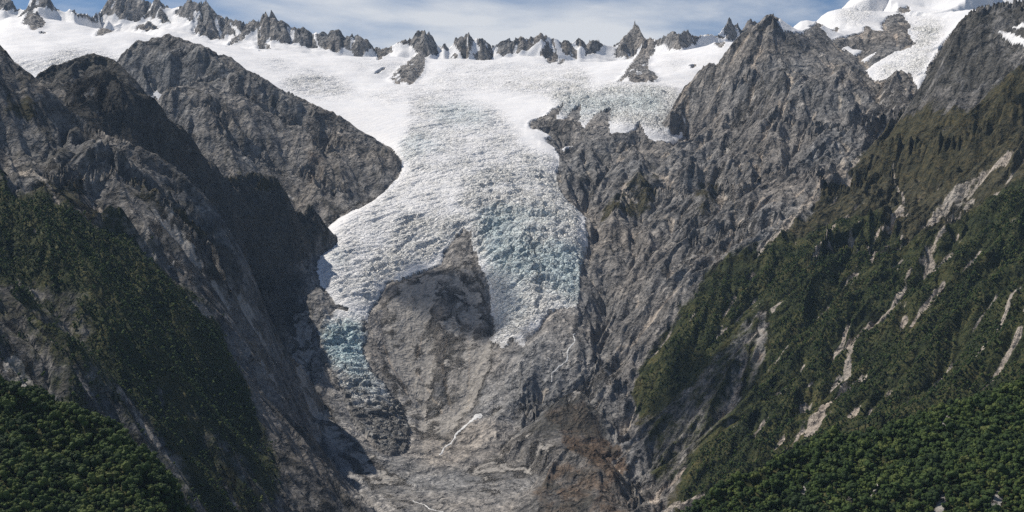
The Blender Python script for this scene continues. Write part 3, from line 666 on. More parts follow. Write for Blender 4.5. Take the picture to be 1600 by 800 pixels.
def ground_material():
    m = Nodes('mountain_ground')
    fo, tu, sc, sn = m.attr('cover')
    br, gu, st, tone = m.attr('cover2')
    big = m.noise(0.0022, 4, 0.55)
    mid = m.noise(0.013, 8, 0.68, (1, 1, 0.6), dist=0.6)
    fine = m.noise(0.075, 6, 0.7, (1, 1, 0.8))
    grain = m.noise(0.4, 3, 0.6)
    strata = m.noise(0.022, 7, 0.7, (1.0, 0.8, 1.5), dist=1.6)
    def ridged(scale, detail, stretch=(1, 1, 1)):
        f = m.noise(scale, detail, 0.55, stretch, dist=0.4)
        t = f.node; t.noise_type = 'RIDGED_MULTIFRACTAL'; t.inputs['Lacunarity'].default_value = 2.1; t.inputs['Offset'].default_value = 0.9; t.inputs['Gain'].default_value = 1.6
        t.normalize = True
        return f
    rib = ridged(0.012, 6, (1.2, 0.9, 0.8)); rib2 = ridged(0.05, 4)
    v = m.math('ADD', m.math('MULTIPLY', mid, 0.42), m.math('ADD', m.math('MULTIPLY', fine, 0.28), m.math('MULTIPLY', strata, 0.34)))
    rock = m.ramp(v, [(0.40, (0.036, 0.039, 0.044)), (0.485, (0.130, 0.129, 0.128)), (0.555, (0.235, 0.229, 0.221)), (0.65, (0.46, 0.44, 0.41))])
    rock = m.mul(rock, m.ramp(big, [(0.35, (0.92, 0.94, 0.97)), (0.65, (1.09, 1.02, 0.95))]))
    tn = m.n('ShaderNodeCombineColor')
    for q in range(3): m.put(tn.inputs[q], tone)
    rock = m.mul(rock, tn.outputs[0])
    # loose pale debris
    sv = m.math('ADD', m.math('MULTIPLY', fine, 0.6), m.math('MULTIPLY', grain, 0.4))
    scr = m.ramp(sv, [(0.33, (0.155, 0.146, 0.135)), (0.5, (0.315, 0.298, 0.276)), (0.68, (0.49, 0.465, 0.43))])
    scr = m.mul(scr, m.ramp(mid, [(0.3, 0.72), (0.65, 1.1)]))
    f_sc = m.math('ADD', m.math('MULTIPLY', sc, 0.75), m.math('MULTIPLY', gu, 0.35))
    f_sc = m.step(m.math('ADD', f_sc, m.math('MULTIPLY', m.math('SUBTRACT', mid, 0.5), 1.6)), 0.28, 0.62)
    col = m.mix(f_sc, rock, scr)
    # rust-brown heath
    bc = m.ramp(fine, [(0.35, (0.045, 0.030, 0.018)), (0.6, (0.150, 0.092, 0.052))])
    f_b = m.step(m.math('ADD', br, m.math('MULTIPLY', m.math('SUBTRACT', mid, 0.5), 1.5)), 0.35, 0.75)
    col = m.mix(m.math('MULTIPLY', f_b, 0.8), col, bc)
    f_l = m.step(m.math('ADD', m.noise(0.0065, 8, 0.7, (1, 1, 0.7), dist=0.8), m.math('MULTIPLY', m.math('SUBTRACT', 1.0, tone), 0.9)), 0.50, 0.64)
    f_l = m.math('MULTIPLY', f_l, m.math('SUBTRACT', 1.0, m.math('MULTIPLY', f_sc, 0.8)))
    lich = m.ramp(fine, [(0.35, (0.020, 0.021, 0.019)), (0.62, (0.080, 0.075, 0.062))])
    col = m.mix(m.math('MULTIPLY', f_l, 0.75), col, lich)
    # tussock and scrub
    tc = m.ramp(m.noise(0.05, 5, 0.65), [(0.33, (0.020, 0.024, 0.010)), (0.5, (0.050, 0.046, 0.018)), (0.68, (0.105, 0.083, 0.034))])
    f_t = m.math('SUBTRACT', tu, m.math('MULTIPLY', m.math('MAXIMUM', gu, 0.0), 0.45))
    f_t = m.step(m.math('ADD', f_t, m.math('MULTIPLY', m.math('SUBTRACT', m.noise(0.012, 7, 0.7), 0.5), 2.0)), 0.30, 0.62)
    f_t = m.math('MULTIPLY', f_t, m.math('SUBTRACT', 1.0, m.step(m.math('ADD', sc, m.math('SUBTRACT', mid, .5)), 0.45, 0.8)))
    col = m.mix(m.math('MULTIPLY', f_t, 0.9), col, tc)
    # forest floor and low bush
    fc = m.ramp(m.math('ADD', m.math('MULTIPLY', m.noise(0.14, 4, 0.7), 0.5), m.math('MULTIPLY', m.noise(0.009, 7, 0.7, dist=0.6), 0.5)), [(0.36, (0.010, 0.015, 0.007)), (0.47, (0.030, 0.040, 0.014)), (0.55, (0.066, 0.068, 0.024)), (0.64, (0.125, 0.105, 0.046))])
    f_f = m.step(m.math('ADD', fo, m.math('MULTIPLY', m.math('SUBTRACT', m.noise(0.02, 7, 0.72), 0.5), 0.9)), 0.30, 0.55)
    col = m.mix(f_f, col, fc)
    # slips and gravel chutes
    f_s = m.step(m.math('ADD', st, m.math('MULTIPLY', m.math('SUBTRACT', fine, 0.5), 1.0)), 0.3, 0.6)
    col = m.mix(f_s, col, m.mul(scr, m.ramp(big, [(0.3, (1.15, 1.12, 1.06)), (0.7, (1.4, 1.25, 1.12))])))
    col = m.mix(m.step(m.math('ADD', sn, m.math('MULTIPLY', m.math('SUBTRACT', fine, 0.5), 0.7)), 0.42, 0.56), col, (0.80, 0.81, 0.83))
    m.put(m.bsdf.inputs['Base Color'], col)
    m.bsdf.inputs['Roughness'].default_value = 0.92
    calm = m.math('SUBTRACT', 1.0, m.math('MULTIPLY', f_sc, 0.72))
    b0 = m.bump(m.math('MULTIPLY', rib, calm), 1.0, 15.0)
    b1 = m.bump(m.math('MULTIPLY', calm, m.math('ADD', mid, m.math('MULTIPLY', strata, 0.6))), 0.8, 13.0, b0)
    b2 = m.bump(m.math('ADD', m.math('MULTIPLY', fine, 0.6), rib2), 0.8, 2.4, b1)
    b3 = m.bump(grain, 0.5, 0.9, b2)
    m.put(m.bsdf.inputs['Normal'], b3)
    return m.m

def ice_material():
    m = Nodes('snow_and_ice')
    fo, tu, sc, sn = m.attr('cover')       # here: serac, blue, dirt
    ser, blu, dir_, _ = m.attr('cover2')
    mid = m.noise(0.012, 6, 0.62)
    fine = m.noise(0.06, 6, 0.7)
    grain = m.noise(0.28, 4, 0.65)
    streak = m.noise(0.012, 6, 0.65, (2.6, 0.4, 0.6), dist=1.0)
    snow = m.ramp(mid, [(0.3, (0.76, 0.77, 0.79)), (0.7, (0.86, 0.85, 0.84))])
    icev = m.math('ADD', m.math('MULTIPLY', fine, 0.5), m.math('MULTIPLY', grain, 0.5))
    ice = m.ramp(icev, [(0.36, (0.34, 0.38, 0.40)), (0.46, (0.64, 0.645, 0.63)), (0.60, (0.84, 0.825, 0.79))])
    f_i = m.step(m.math('ADD', ser, m.math('MULTIPLY', m.math('SUBTRACT', streak, 0.5), 0.9)), 0.16, 0.62)
    col = m.mix(f_i, snow, ice)
    bl = m.ramp(icev, [(0.37, (0.13, 0.24, 0.28)), (0.47, (0.36, 0.53, 0.58)), (0.60, (0.70, 0.79, 0.80))])
    f_b = m.step(m.math('ADD', blu, m.math('MULTIPLY', m.math('SUBTRACT', fine, 0.5), 1.3)), 0.15, 0.85)
    col = m.mix(m.math('MULTIPLY', f_b, 0.9), col, bl)
    dc = m.ramp(icev, [(0.36, (0.045, 0.045, 0.046)), (0.5, (0.13, 0.125, 0.118)), (0.66, (0.30, 0.29, 0.275))])
    flow = m.noise(0.011, 5, 0.6, (3.0, 0.3, 0.3), dist=0.7)
    col = m.mix(m.math('MULTIPLY', m.math('MULTIPLY', m.step(flow, 0.52, 0.70), m.step(ser, 0.1, 0.5)), 0.3), col, (0.30, 0.29, 0.275))
    f_d = m.step(m.math('ADD', dir_, m.math('MULTIPLY', m.math('SUBTRACT', m.noise(0.025, 6, 0.7), 0.5), 1.4)), 0.25, 0.85)
    col = m.mix(f_d, col, dc)
    m.put(m.bsdf.inputs['Base Color'], col)
    m.bsdf.inputs['Roughness'].default_value = 0.6
    vo = m.n('ShaderNodeTexVoronoi'); vo.feature = 'DISTANCE_TO_EDGE'; vo.inputs['Scale'].default_value = 0.055
    mp = m.n('ShaderNodeMapping'); mp.inputs['Scale'].default_value = (0.75, 1.5, 1.0); mp.inputs['Rotation'].default_value = (0, 0, 0.35)
    dn = m.n('ShaderNodeTexNoise'); dn.inputs['Scale'].default_value = 0.02; m.t.links.new(m.pos, dn.inputs['Vector'])
    va = m.n('ShaderNodeVectorMath'); va.operation = 'MULTIPLY_ADD'; m.t.links.new(dn.outputs['Color'], va.inputs[0]); va.inputs[1].default_value = (30, 30, 30); m.t.links.new(m.pos, va.inputs[2])
    m.t.links.new(va.outputs[0], mp.inputs[0]); m.t.links.new(mp.outputs[0], vo.inputs['Vector'])
    crack = m.step(vo.outputs['Distance'], 0.0, 0.16)
    hs = m.math('MULTIPLY', m.math('ADD', m.math('ADD', crack, fine), m.math('MULTIPLY', grain, 0.5)), m.math('ADD', m.math('MULTIPLY', ser, 1.0), 0.06))
    b1 = m.bump(hs, 0.9, 9.0)
    m.put(m.bsdf.inputs['Normal'], b1)
    return m.m
GROUND, ICEMAT = ground_material(), ice_material()

# ---------------------------------------------------------------- meshes cut from the surveyed ground
gxn, gyn = grads(Z)
NRM = np.stack([-gxn, -gyn, np.ones_like(gxn)], -1); NRM /= np.linalg.norm(NRM, axis=-1, keepdims=True)
NRM = NRM.reshape(-1, 3)
PTS = np.stack([Xg, Yg, Z], -1).reshape(-1, 3).astype(np.float32)
scrub = np.maximum(np.clip(forest, 0, 1), scrub * np.where(own == OWN['right_wall'], 1 - 0.6 * sstep(0.5, .9, scree), 0.75))
high = rockmask * sstep(2150, 2300, Z)
lie = high * sstep(.25, .62, -gully3 * .45 - gully2 * .35 + .75 * fbm(Xg / 70, Yg / 140, 4, 220, .6))
C1 = np.stack([scrub, tus, scree, lie], -1).reshape(-1, 4).astype(np.float32)
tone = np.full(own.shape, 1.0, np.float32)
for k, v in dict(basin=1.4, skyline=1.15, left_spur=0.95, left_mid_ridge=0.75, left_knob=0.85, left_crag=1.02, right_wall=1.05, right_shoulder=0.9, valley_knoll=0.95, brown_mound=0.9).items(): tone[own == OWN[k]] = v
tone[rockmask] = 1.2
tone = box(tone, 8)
scree = np.where(owned('basin') & (Yg < 6500), np.maximum(scree, 0.5), scree)
C2 = np.stack([brown, gul, streak, tone], -1).reshape(-1, 4).astype(np.float32)
C2I = np.stack([ser_i, blue, dirt, np.ones_like(gul)], -1).reshape(-1, 4).astype(np.float32)
idx = np.arange(NU * NV).reshape(NV, NU)
quads = np.stack([idx[:-1, :-1], idx[:-1, 1:], idx[1:, 1:], idx[1:, :-1]], -1).reshape(-1, 4)
full = np.where(ident > 0, ident + 100, own)[:-1, :-1].reshape(-1)
F = full.reshape(NV - 1, NU - 1)
def one_piece(code, other):
    m = F == code
    if not m.any(): return
    r = np.where(m.any(1))[0]; c = np.where(m.any(0))[0]
    sl = (slice(r[0], r[-1] + 1), slice(c[0], c[-1] + 1))
    b = np.pad(m[sl], 1); lab = np.where(b, np.arange(b.size).reshape(b.shape) + 1, 0)
    while True:
        new = lab.copy()
        for i in (-1, 0, 1):
            for j in (-1, 0, 1): new = np.maximum(new, np.roll(lab, (i, j), (0, 1)))
        new[~b] = 0
        if (new == lab).all(): break
        lab = new
    v, n = np.unique(lab[lab > 0], return_counts=True)
    drop = (b & (lab != v[n.argmax()]))[1:-1, 1:-1]
    sub = F[sl]
    alt = other[sl] if isinstance(other, np.ndarray) else np.full(sub.shape, other)
    sub[drop] = alt[drop]
ownf = own[:-1, :-1]
for key, i in list(IDS.items()):
    if isinstance(key, tuple):
        one_piece(i + 100, {'peak': gid['neve'] + 100, 'nunatak': gid['neve'] + 100, 'domerock': gid['dome'] + 100, 'patch': ownf}[key[0]])
def set_props(o, label=None, cat=None, group=None, kind=None):
    for k, v in (('label', label), ('category', cat), ('group', group), ('kind', kind)):
        if v: o[k] = v
    return o
def cut(name, code, mat, ice=False):
    f = quads[full == code]
    if len(f) == 0: return None
    uniq, inv = np.unique(f, return_inverse=True)
    inv = inv.reshape(-1).astype(np.int32)
    me = bpy.data.meshes.new(name)
    me.vertices.add(len(uniq)); me.vertices.foreach_set('co', PTS[uniq].reshape(-1))
    me.loops.add(len(inv)); me.loops.foreach_set('vertex_index', inv)
    me.polygons.add(len(f)); me.polygons.foreach_set('loop_start', np.arange(0, len(inv), 4, dtype=np.int32))
    me.polygons.foreach_set('use_smooth', np.ones(len(f), bool))
    me.update(calc_edges=True)
    for nm, src in (('cover', C1), ('cover2', C2I if ice else C2)):
        a = me.attributes.new(nm, 'FLOAT_COLOR', 'POINT'); a.data.foreach_set('color', src[uniq].reshape(-1))
    me.normals_split_custom_set_from_vertices(NRM[uniq])
    me.materials.append(mat)
    o = bpy.data.objects.new(name, me); scene.collection.objects.link(o)
    return o

STRUCT = {'basin': ('valley_floor', 'grey debris valley floor and bare bedrock cliff below the ice'),
 'skyline': ('snow_saddle', 'snow and rock saddles along the far skyline'),
 'left_spur': ('left_valley_slope', 'steep left valley slope of rock, scrub and dark forest'),
 'left_mid_ridge': ('left_mid_ridge', 'dark shadowed ridge behind the left valley slope'),
 'left_knob': ('left_rock_knob', 'rounded grey rock knob in front of the left snowfield'),
 'left_crag': ('left_rock_mountain', 'bare dark grey rock mountain left of the glacier'),
 'right_wall': ('right_valley_slope', 'broad right valley wall of grey rock and green bush'),
 'right_shoulder': ('right_rock_shoulder', 'rocky shoulder at the upper right edge of the photo'),
 'left_knoll': ('left_foreground_hill', 'near hill at the lower left under dense forest'),
 'right_knoll': ('right_foreground_hill', 'near hill at the lower right under dense forest'),
 'valley_knoll': ('valley_hill', 'rounded brown rock hill at the bottom of the valley'),
 'brown_mound': ('valley_mound', 'small brown mound on the valley floor above the rounded hill')}
for k, (nm, lb) in STRUCT.items():
    o = cut(nm, OWN[k], GROUND)
    if o: set_props(o, lb, None, None, 'structure')
for i, (_, lb, _p) in enumerate(PEAKS):
    o = cut('mountain_peak', IDS[('peak', i)] + 100, GROUND)
    if o: set_props(o, lb, 'mountain peak', 'rock peaks along the skyline')
for i, (lb, _p) in enumerate(NUNATAKS):
    o = cut('rock_outcrop', IDS[('nunatak', i)] + 100, GROUND)
    if o: set_props(o, lb, 'rock outcrop', 'rock outcrops standing in the snow')
for i, (lb, _p) in enumerate(ROCKS_IN_DOME):
    o = cut('rock_outcrop', IDS[('domerock', i)] + 100, GROUND)
    if o: set_props(o, lb, 'rock outcrop', 'rock outcrops standing in the snow')
for i, (lb, _p) in enumerate(PATCHES):
    if ('patch', i) in IDS:
        o = cut('snow_patch', IDS[('patch', i)] + 100, ICEMAT, True)
        if o: set_props(o, lb, 'snow patch', 'snow patches on the right mountainside')
for key, nm, lb, cat, kind in (
    ('glacier', 'glacier', 'wide white crevassed glacier tongue flowing down the middle of the valley', 'glacier', None),
    ('neve', 'snowfield', 'wide upper snow basin feeding the glacier under the skyline peaks', None, 'structure'),
    ('leftsnow', 'hanging_snowfield', 'smooth white snowfield at the upper left behind the dark ridges', 'snowfield', None),
    ('tributary', 'icefall', 'pale blue broken icefall spilling over rock right of the glacier', 'icefall', None),
    ('tongue', 'ice_remnant', 'dirty blue dead ice tongue lying left below the cliff', 'ice tongue', None),
    ('dome', 'snow_dome', 'bright snow dome with a small hanging glacier at the upper right', 'snow dome', None)):
    o = cut(nm, gid[key] + 100, ICEMAT, True)
    if o: set_props(o, lb, cat, None, kind)

# ---------------------------------------------------------------- reading the built ground
def ground_at(x, y):
    x = np.asarray(x, float); y = np.asarray(y, float)
    fj = np.interp(y, Yr, np.arange(NV)); fi = (x / y - u[0]) / (u[1] - u[0])
    j = np.clip(fj.astype(int), 0, NV - 2); i = np.clip(fi.astype(int), 0, NU - 2)
    a = np.clip(fj - j, 0, 1); b = np.clip(fi - i, 0, 1)
    z = Z[j, i] * (1 - a) * (1 - b) + Z[j, i + 1] * (1 - a) * b + Z[j + 1, i] * a * (1 - b) + Z[j + 1, i + 1] * a * b
    return z, j, i
PYF = bearings(Xg, Yg, Z)[1]
def seen_at(px, py):
    i = int(np.clip(round(((px - 800) / FPX / cp - u[0]) / (u[1] - u[0])), 0, NU - 1))
    j = int(np.argmax(PYF[:, i] <= py))
    return Xg[j, i], Yg[j, i]

# ---------------------------------------------------------------- running water
def water_material():
    m = Nodes('white_water')
    n = m.noise(0.12, 5, 0.7)
    col = m.ramp(n, [(0.35, (0.36, 0.37, 0.37)), (0.5, (0.68, 0.68, 0.67)), (0.65, (0.85, 0.85, 0.84))])
    m.put(m.bsdf.inputs['Base Color'], col); m.bsdf.inputs['Roughness'].default_value = 0.35
    m.put(m.bsdf.inputs['Normal'], m.bump(n, 0.7, 2.0))
    return m.m
WATER = water_material()
def ribbon(name, pts, widths, label, cat=None, kind=None):
    P = np.array([seen_at(*p) for p in pts])
    L = np.concatenate([[0], np.cumsum(np.hypot(*np.diff(P, axis=0).T))])
    t = np.arange(0, L[-1], 5.0)
    x = np.interp(t, L, P[:, 0]); y = np.interp(t, L, P[:, 1])
    x = x + 11 * perlin(t / 45, t * 0 + 3.3, 200); w = np.interp(t, L, np.interp(np.linspace(0, 1, len(pts)), np.linspace(0, 1, len(widths)), widths))
    w = w * (0.45 + 1.5 * np.abs(perlin(t / 22, t * 0 + 7.7, 201)))
    dx, dy = np.gradient(x), np.gradient(y); n = np.hypot(dx, dy) + 1e-6
    nx, ny = -dy / n, dx / n
    K = 5; V = []
    for k in range(K):
        s = (k / (K - 1) - 0.5) * w
        xx, yy = x + nx * s, y + ny * s
        zz = ground_at(xx, yy)[0] + 1.6 - 2.0 * abs(k / (K - 1) - .5)
        V.append(np.stack([xx, yy, zz], -1))
    V = np.stack(V, 1).reshape(-1, 3)
    Fc = [(a * K + k, a * K + k + 1, (a + 1) * K + k + 1, (a + 1) * K + k) for a in range(len(t) - 1) for k in range(K - 1)]
    me = bpy.data.meshes.new(name); me.from_pydata(V.tolist(), [], Fc); me.materials.append(WATER)
    for p in me.polygons: p.use_smooth = True
    o = bpy.data.objects.new(name, me); scene.collection.objects.link(o)
    return set_props(o, label, cat, None, kind)
ribbon('meltwater_stream', [(752,648),(742,654),(730,662),(720,672),(712,682),(702,692),(693,704),(687,713)], [26, 16, 9, 7, 8], 'white braided meltwater stream running over the valley floor below the cliff', 'stream', 'structure')
ribbon('waterfall', [(900,522),(894,535),(890,545),(886,556),(882,566),(872,574),(865,584),(862,598)], [3, 6, 7, 4, 5], 'thin white waterfall dropping beside the right ice tongue', 'waterfall')
ribbon('meltwater_stream', [(645,783),(655,789),(668,794),(690,802)], [4, 4, 6], 'short pale stream at the bottom of the valley floor', 'stream', 'structure')

# ---------------------------------------------------------------- trees
def leaf_material():
    m = Nodes('bush_leaves')
    oi = m.n('ShaderNodeObjectInfo')
    r = oi.outputs['Random']
    n = m.noise(0.016, 5, 0.65)
    v = m.math('ADD', m.math('MULTIPLY', r, 0.48), m.math('MULTIPLY', m.math('SUBTRACT', n, 0.12), 0.95))
    col = m.ramp(v, [(0.15, (0.015, 0.026, 0.013)), (0.42, (0.028, 0.048, 0.015)), (0.64, (0.046, 0.074, 0.019)), (0.84, (0.080, 0.105, 0.027)), (0.97, (0.110, 0.118, 0.038))])
    col = m.mul(col, m.ramp(m.noise(0.35, 2, 0.6), [(0.3, 0.6), (0.7, 1.35)]))
    m.put(m.bsdf.inputs['Base Color'], col); m.bsdf.inputs['Roughness'].default_value = 0.75
    m.bsdf.inputs['Specular IOR Level'].default_value = 0.15
    return m.m
def bark_material():
    m = Nodes('bark')
    m.put(m.bsdf.inputs['Base Color'], m.ramp(m.noise(2.0, 4), [(0.3, (0.03, 0.024, 0.018)), (0.7, (0.09, 0.075, 0.06))]))
    m.bsdf.inputs['Roughness'].default_value = 0.9
    return m.m
LEAF, BARK = leaf_material(), bark_material()
def crown_mesh(name, seed, nleaf, lobes, leaf, solid=True):
    """A crown about 1 m across: leaf faces spread over several uneven lobes, open between them."""
    r = np.random.default_rng(seed)
    V, Fc = [], []
    L = [((r.uniform(-.26, .26), r.uniform(-.26, .26), r.uniform(-.10, .24)), r.uniform(.20, .30)) for _ in range(lobes)]
    for (cx, cy, cz), rad in (L if solid else ()):                  # the mass of each lobe, lumpy
        rings, seg = 4, 7; i0 = len(V)
        for q in range(rings + 1):
            th = math.pi * q / rings
            for w in range(seg):
                ph = 2 * math.pi * (w + .5 * (q % 2)) / seg; rr = rad * r.uniform(.78, 1.05)
                V.append((cx + rr * math.sin(th) * math.cos(ph), cy + rr * math.sin(th) * math.sin(ph), cz + rr * .9 * math.cos(th)))
        for q in range(rings):
            for w in range(seg): Fc.append((i0 + q * seg + w, i0 + (q + 1) * seg + w, i0 + (q + 1) * seg + (w + 1) % seg, i0 + q * seg + (w + 1) % seg))
    for k in range(nleaf):
        (cx, cy, cz), rad = L[k % lobes]
        d = r.normal(size=3); d /= np.linalg.norm(d)
        if d[2] < -0.35: d[2] = -d[2]
        p = np.array((cx, cy, cz)) + d * rad * (r.uniform(.55, 1.12) if k % 5 else r.uniform(.1, .6))
        nrm = d + r.normal(size=3) * .45; nrm /= np.linalg.norm(nrm)
        a = np.cross(nrm, r.normal(size=3)); a /= np.linalg.norm(a); b = np.cross(nrm, a)
        s = leaf * r.uniform(.6, 1.3)
        i = len(V)
        V += [tuple(p - a * s - b * s * .6), tuple(p + a * s * .9 - b * s * .7), tuple(p + a * s * 1.1 + b * s * .6 + nrm * s * .3), tuple(p - a * s * .8 + b * s * .7)]
        Fc.append((i, i + 1, i + 2, i + 3))
    me = bpy.data.meshes.new(name); me.from_pydata(V, [], Fc); me.materials.append(LEAF)
    return me
def trunk_mesh(name, seed):
    r = np.random.default_rng(seed)
    V, Fc = [], []
    def limb(p0, p1, r0, r1, n=5):
        d = np.subtract(p1, p0); d = d / np.linalg.norm(d)
        a = np.cross(d, (0.3, 1, 0.2)); a /= np.linalg.norm(a); b = np.cross(d, a); i = len(V)
        for p, rr in ((p0, r0), (p1, r1)):
            for k in range(n):
                t = 2 * math.pi * k / n; V.append(tuple(np.array(p) + (a * math.cos(t) + b * math.sin(t)) * rr))
        for k in range(n): Fc.append((i + k, i + (k + 1) % n, i + n + (k + 1) % n, i + n + k))
    limb((0, 0, -0.95), (0.02, 0.01, -0.2), .05, .03)
    for k in range(4):
        t = k * 1.6 + r.uniform(0, .6); limb((0.02, 0.01, -0.25), (.26 * math.cos(t), .26 * math.sin(t), r.uniform(0, .15)), .024, .008, 4)
    me = bpy.data.meshes.new(name); me.from_pydata(V, [], Fc); me.materials.append(BARK)
    return me
CROWNS = [crown_mesh('crown', 300 + k, 90, 5 + k % 3, 0.06) for k in range(6)]
FARCROWNS = [crown_mesh('far_crown', 330 + k, 16, 2, 0.10) for k in range(4)]
TRUNKS = [trunk_mesh('trunk', 320 + k) for k in range(3)]

def scatter(names, y0, y1, spacing, seed, thr=0.5):
    r = np.random.default_rng(seed)
    xs = np.arange(-0.46 * y1, 0.46 * y1, spacing); ys = np.arange(y0, y1, spacing)
    x, y = np.meshgrid(xs, ys); x = x.ravel(); y = y.ravel()
    x = x + r.uniform(-.5, .5, x.size) * spacing; y = y + r.uniform(-.5, .5, y.size) * spacing
    k = np.abs(x / y) < 0.455; x, y = x[k], y[k]
    z, j, i = ground_at(x, y)
    ok = np.isin(own[j, i], [OWN[n] for n in names])
    x, y, z, j, i = x[ok], y[ok], z[ok], j[ok], i[ok]
    f = forest[j, i] + np.where(spacing < 6.9, 0.8, 0.3) * fbm(x / 60, y / 60, 4, seed + 5, .6)
    ok = (f > thr + r.uniform(-.2, .2, x.size)) & (ident[j, i] == 0)
    return x[ok], y[ok], z[ok]

proto = bpy.data.collections.new('crown_shapes')        # shapes referred to by the canopy, not placed in the scene
for me in CROWNS: proto.objects.link(bpy.data.objects.new(me.name, me))
proto_far = bpy.data.collections.new('far_crown_shapes')
for me in FARCROWNS: proto_far.objects.link(bpy.data.objects.new(me.name, me))
def canopy(name, x, y, z, size, coll, label, seed):
    r = np.random.default_rng(seed); n = len(x)
    s = size * np.clip(np.exp(r.normal(-.15, .5, n)), .3, 2.3)
    P = np.stack([x, y, z + s * 0.42], -1).astype(np.float32)
    me = bpy.data.meshes.new(name); me.vertices.add(n); me.vertices.foreach_set('co', P.reshape(-1))
    a = me.attributes.new('scl', 'FLOAT_VECTOR', 'POINT'); a.data.foreach_set('vector', np.stack([s, s, s * r.uniform(.8, 1.25, n)], -1).astype(np.float32).reshape(-1))
    a = me.attributes.new('rot', 'FLOAT_VECTOR', 'POINT'); a.data.foreach_set('vector', np.stack([r.normal(0, .12, n), r.normal(0, .12, n), r.uniform(0, 6.28, n)], -1).astype(np.float32).reshape(-1))
    o = bpy.data.objects.new(name, me); scene.collection.objects.link(o)
    g = bpy.data.node_groups.new(name, 'GeometryNodeTree')
    g.interface.new_socket('Geometry', in_out='INPUT', socket_type='NodeSocketGeometry'); g.interface.new_socket('Geometry', in_out='OUTPUT', socket_type='NodeSocketGeometry')
    N = g.nodes.new; lk = g.links.new
    gi, go, ip, ci = N('NodeGroupInput'), N('NodeGroupOutput'), N('GeometryNodeInstanceOnPoints'), N('GeometryNodeCollectionInfo')
    ci.inputs['Collection'].default_value = coll; ci.inputs['Separate Children'].default_value = True; ci.inputs['Reset Children'].default_value = True
    ip.inputs['Pick Instance'].default_value = True
    for nm, sock in (('scl', 'Scale'), ('rot', 'Rotation')):
        na = N('GeometryNodeInputNamedAttribute'); na.data_type = 'FLOAT_VECTOR'; na.inputs['Name'].default_value = nm
        lk(na.outputs['Attribute'], ip.inputs[sock])
    rv = N('FunctionNodeRandomValue'); rv.data_type = 'INT'; rv.inputs['Min'].default_value = 0; rv.inputs['Max'].default_value = 50
    lk(rv.outputs['Value'], ip.inputs['Instance Index'])
    lk(gi.outputs[0], ip.inputs['Points']); lk(ci.outputs[0], ip.inputs['Instance']); lk(ip.outputs[0], go.inputs[0])
    md = o.modifiers.new('trees', 'NODES'); md.node_group = g
    return set_props(o, label, None, None, 'stuff')

def single_tree(x, y, z, size, k, label, group, r):
    e = bpy.data.objects.new('tree', None); e.location = (x, y, z - size * 0.1); e.rotation_euler = (0, 0, r.uniform(0, 6.28))
    scene.collection.objects.link(e); set_props(e, label, 'tree', group)
    for nm, me in (('crown', CROWNS[k % len(CROWNS)]), ('trunk', TRUNKS[k % len(TRUNKS)])):
        c = bpy.data.objects.new(nm, me); c.parent = e; c.location = (0, 0, size * 0.52); c.scale = (size, size, size * r.uniform(.85, 1.2))
        scene.collection.objects.link(c)
r = np.random.default_rng(77)
for names, side, ya, yb, seed in ((('left_knoll',), 'left', 1350, 2250, 501), (('right_knoll',), 'right', 1350, 2250, 502)):
    x, y, z = scatter(names, ya, yb, 6.6, seed, 0.3)
    px, py = bearings(x, y, z + 4)
    inside = (px > 5) & (px < 1595) & (py < 792) & (py > 500)
    o_ = np.where(inside)[0]; o_ = o_[np.argsort(y[o_])][:150]
    rest = np.ones(len(x), bool); rest[o_] = False
    canopy('forest', x[rest], y[rest], z[rest], 10.0, proto, 'dense green forest canopy covering the near hill at the lower %s' % side, seed)
    for q, k in enumerate(o_):
        single_tree(x[k], y[k], z[k], 10.0 * float(np.clip(np.exp(r.normal(0, .32)), .5, 1.9)), q, 'leafy green tree in the forest at the lower %s edge of the photo' % side, 'trees at the lower %s edge' % side, r)
x, y, z = scatter(('left_spur',), 2700, 4600, 6.5, 503, 0.6)
canopy('forest', x, y, z, 7.5, proto_far, 'dark green forest on the left valley slope', 503)
x, y, z = scatter(('right_wall',), 2900, 5200, 7.0, 504, 0.9)
canopy('forest', x, y, z, 7.5, proto_far, 'dark green bush and forest on the right valley slope', 504)

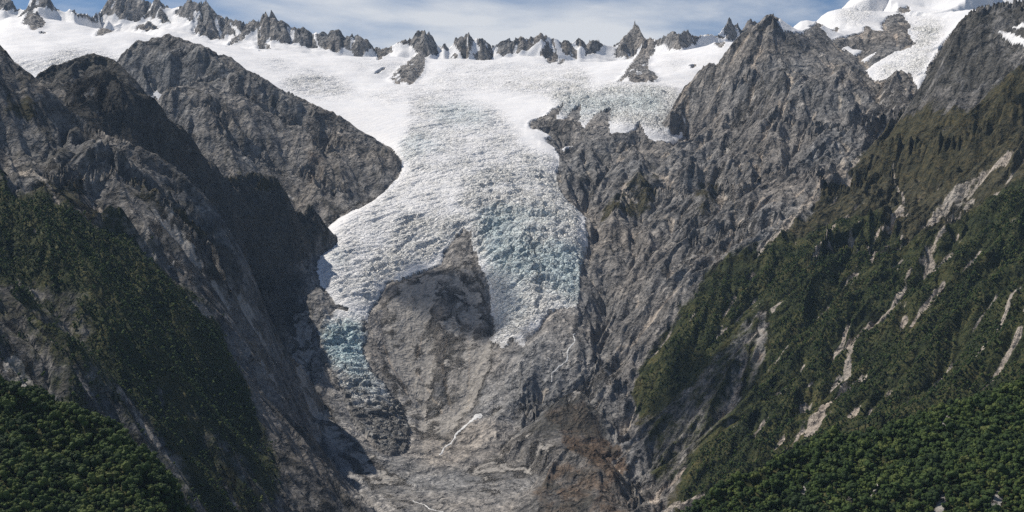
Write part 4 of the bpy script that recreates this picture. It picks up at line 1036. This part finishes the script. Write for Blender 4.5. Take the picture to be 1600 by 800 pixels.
# ---------------------------------------------------------------- clouds drifting above the valley, and the air
def cloud(pt, drift, size, label, seed, dens):
    """A cumulus of overlapping billows, high on the sunward side of the ground point it shades."""
    r = np.random.default_rng(seed)
    t = (drift - pt[2]) / to_sun[2]
    c = np.array((pt[0] + to_sun[0] * t, pt[1] + to_sun[1] * t, drift))
    V, Fc = [], []
    nu, nv = 48, 24
    for q in range(nv + 1):
        th = math.pi * q / nv
        for w in range(nu):
            ph = 2 * math.pi * w / nu
            V.append((math.sin(th) * math.cos(ph), math.sin(th) * math.sin(ph), math.cos(th)))
    V = np.array(V)
    k = r.uniform(1.2, 3.0, (9, 3)); p = r.uniform(0, 6.28, (9, 3))
    n = sum(np.sin(V[:, 0] * k[i, 0] * 2 + p[i, 0]) * np.sin(V[:, 1] * k[i, 1] * 2 + p[i, 1]) * np.sin(V[:, 2] * k[i, 2] + p[i, 2]) for i in range(9)) / 2.2
    V = c + V * (1 + 0.38 * n)[:, None] * np.array(size)
    for q in range(nv):
        for w in range(nu): Fc.append((q * nu + w, (q + 1) * nu + w, (q + 1) * nu + (w + 1) % nu, q * nu + (w + 1) % nu))
    me = bpy.data.meshes.new('cloud'); me.from_pydata(V.tolist(), [], Fc)
    mt = bpy.data.materials.new('cloud_vapour'); mt.use_nodes = True; nt = mt.node_tree; nt.nodes.clear()
    o_ = nt.nodes.new('ShaderNodeOutputMaterial'); v_ = nt.nodes.new('ShaderNodeVolumePrincipled')
    v_.inputs['Color'].default_value = (0.97, 0.97, 0.98, 1); v_.inputs['Density'].default_value = dens; v_.inputs['Anisotropy'].default_value = 0.4
    nt.links.new(v_.outputs[0], o_.inputs['Volume'])
    me.materials.append(mt)
    o = bpy.data.objects.new('cloud', me); scene.collection.objects.link(o)
    return set_props(o, label, None, None, 'stuff')
cloud((-200, 5340, 860), 3900, (250, 150, 150), 'small white cloud high above the bare cliff below the glacier', 601, 0.006)
cloud((620, 4450, 620), 3700, (260, 240, 170), 'white cloud high above the right foot of the valley wall', 603, 0.006)
cloud((-1520, 4900, 1520), 3900, (210, 170, 130), 'white cloud high above the dark ridge on the left', 604, 0.0025)

HAZE_D = 9e-6
me = bpy.data.meshes.new('haze')
x0, x1, y0, y1, z0, z1 = -7000, 7000, -600, 13200, float(Z.min()) - 40, 3250.0
vv = [(x, y, z) for x in (x0, x1) for y in (y0, y1) for z in (z0, z1)]
me.from_pydata(vv, [], [(0, 1, 3, 2), (4, 6, 7, 5), (0, 4, 5, 1), (2, 3, 7, 6), (0, 2, 6, 4), (1, 5, 7, 3)])
mt = bpy.data.materials.new('air'); mt.use_nodes = True; nt = mt.node_tree; nt.nodes.clear()
o_ = nt.nodes.new('ShaderNodeOutputMaterial'); v_ = nt.nodes.new('ShaderNodeVolumePrincipled')
v_.inputs['Color'].default_value = (0.48, 0.70, 1.0, 1); v_.inputs['Density'].default_value = HAZE_D
nt.links.new(v_.outputs[0], o_.inputs['Volume'])
me.materials.append(mt)
o = bpy.data.objects.new('haze', me); scene.collection.objects.link(o)
set_props(o, 'thin blue haze filling the air of the valley', None, None, 'stuff')
print('top', Z.max(), 'bottom', Z.min())
